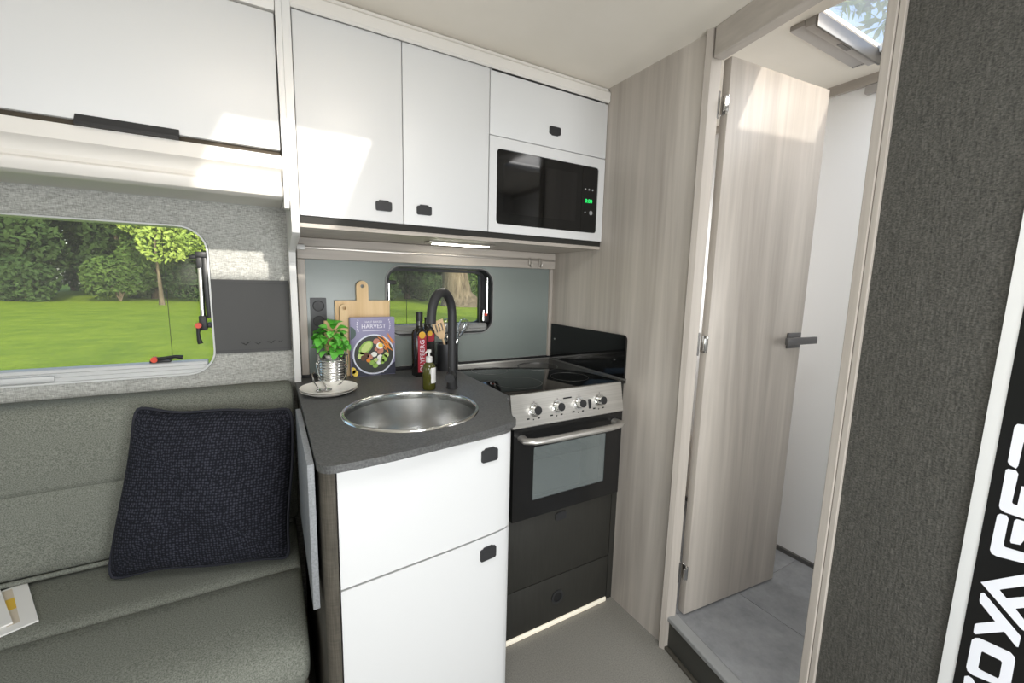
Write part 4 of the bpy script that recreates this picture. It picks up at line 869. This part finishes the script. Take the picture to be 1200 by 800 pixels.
for xx in (1.665, 1.825):
    b = BM(); box(b, xx, xx+.012, 1.3725, 1.392, .118, .505, .002); obj('post', b, 'maple', rk)

# ================================================================== OUTDOORS
GZ = -0.45
b = BM(); prism(b, [(-80, 2.0), (80, 2.0), (80, 90), (-80, 90)], 'xy', GZ-0.3, GZ)
struct('lawn', b, 'lawn', 'sunlit mown lawn outside the windows')
def leaves(b, rn, c, rx, ry, rz, n, s0, s1):
    for k in range(n):
        while True:
            p = Vector((rn.uniform(-1, 1), rn.uniform(-1, 1), rn.uniform(-1, 1)))
            if p.length < 1: break
        if p.length > 0: p = p.normalized()*(p.length**0.45)
        p = Vector((c[0]+p.x*rx, c[1]+p.y*ry, c[2]+p.z*rz))
        u = Vector((rn.gauss(0, 1), rn.gauss(0, 1), rn.gauss(0, 1))).normalized(); v = u.orthogonal().normalized(); s = rn.uniform(s0, s1)
        b.faces.new([b.verts.new(p+u*s), b.verts.new(p+v*s*.55), b.verts.new(p-u*s), b.verts.new(p-v*s*.55)])
def tree(name, label, x, y, h, cr, m, seed, n, tr=.16, low=.12, lf=(.16, .34), dense=False):
    rn = random.Random(seed); t = thing(name, label, 'tree', (x, y, GZ), 'trees beyond the lawn')
    b = BM(); pts = [(x+rn.uniform(-.15, .15)*i*.4, y, GZ-.05+h*.8*i/6) for i in range(7)]
    tube(b, pts, [tr*1.5]+[tr*(1.05-.13*i) for i in range(1, 7)], 10); obj('trunk', b, 'bark', t)
    b = BM(); k = 9
    if dense:
        nc = 26
        for i in range(nc):
            f = (i+.5)/nc
            leaves(b, rn, (x+rn.uniform(-1.42, 1.42), y+rn.uniform(-.9, .9), GZ+.2+h*(.08+.84*f)), 1.36, 1.2, h*.11, n//nc, *lf)
        obj('foliage', b, m, t, smooth=False); return
    for i in range(k):
        a = rn.uniform(0, 2*PI); f = rn.uniform(low, .92); rr = cr*rn.uniform(.25, .75)
        leaves(b, rn, (x+rr*math.cos(a), y+rr*.8*math.sin(a), GZ+h*f), cr*rn.uniform(.4, .6), cr*rn.uniform(.35, .5), h*rn.uniform(.10, .17), n//k, *lf)
    obj('foliage', b, m, t, smooth=False)
def shrub(label, x, y, h, r, m, seed, n):
    rn = random.Random(seed); t = thing('shrub', label, 'shrub', (x, y, GZ), 'shrubs along the lawn edge')
    b = BM()
    for i in range(5):
        a = 2*PI*i/5; tube(b, [(x, y, GZ-.03), (x+.3*r*math.cos(a), y+.3*r*math.sin(a), GZ+h*.5)], [.04, .015], 6)
    obj('stems', b, 'bark', t)
    b = BM()
    for i in range(5): leaves(b, rn, (x+rn.uniform(-.5, .5)*r, y+rn.uniform(-.3, .3)*r, GZ+h*rn.uniform(.3, .62)), r*.6, r*.5, h*.4, n//5, .08, .18)
    obj('foliage', b, m, t, smooth=False)
rn = random.Random(5)
k = 0
for row, (yy, xs, hh) in enumerate([(38.5, range(-25, 30, 6), 10.5), (44.0, range(-28, 33, 6), 13.0), (49.5, range(-25, 36, 6), 15.0), (55.5, range(-28, 42, 6), 17.0)]):
    for x in xs:
        m = ('foliage_b', 'foliage_a', 'foliage_b', 'foliage_a')[(k*3+row) % 4]
        lab = {'foliage_a': 'mid green leafy tree ', 'foliage_b': 'dark green dense tree '}[m]+('standing right behind the lawn edge shrubs', 'in the second row beyond the lawn', 'in the third row beyond the lawn', 'in the rearmost row beyond the lawn')[row]
        tree('leafy_tree', lab, x+rn.uniform(-.04, .04), yy+rn.uniform(-.15, .15), hh*rn.uniform(.9, 1.1), 2.5, m, 100+k, (11000, 11000, 7000, 7000)[row], tr=.20, lf=(.12, .28), dense=True); k += 1
for i, x in enumerate(range(-24, 28, 4)):
    m = ('foliage_b', 'foliage_a', 'foliage_b')[i % 3]
    shrub({'foliage_a': 'mid green shrub at the lawn edge', 'foliage_b': 'dark green shrub at the lawn edge'}[m], x+rn.uniform(-.2, .2), 34.7+rn.uniform(-.2, .2), rn.uniform(2.0, 3.0), 1.75, m, 300+i, 2600)
# bright branch tree seen through the sofa window, massive trunk seen over the sink
tree('young_tree', 'bright green young tree standing in front of the dark trees', -5.3, 30.5, 6.6, 2.2, 'foliage_c', 777, 4200, tr=.10, low=.47, lf=(.07, .17))
bt = thing('old_tree', 'massive old tree trunk standing on the lawn', 'tree', (11.2, 27.5, GZ), 'trees beyond the lawn')
b = BM(); tube(b, [(11.6, 27.5, GZ-.2), (11.45, 27.5, GZ+.25), (11.3, 27.5, GZ+.8), (11.15, 27.5, GZ+2), (11.1, 27.5, GZ+4), (11.1, 27.5, GZ+9)], [2.1, 1.35, 1.02, .88, .84, .7], 24); obj('trunk', b, 'bark', bt)
b = BM(); rn = random.Random(31)
for i in range(14):
    a = 2*PI*i/14; leaves(b, rn, (11.1+3.4*math.cos(a), 27.5+2.6*math.sin(a), GZ+8.2+rn.uniform(-1, 1.5)), 2.0, 2.0, 1.5, 260, .2, .4)
obj('foliage', b, 'foliage_a', bt, smooth=False)
tree('roadside_tree', 'leafy tree overhanging the washroom rooflight', 9.2, 2.9, 8.5, 2.4, 'foliage_c', 901, 3000, tr=.14, low=.50, lf=(.10, .22))
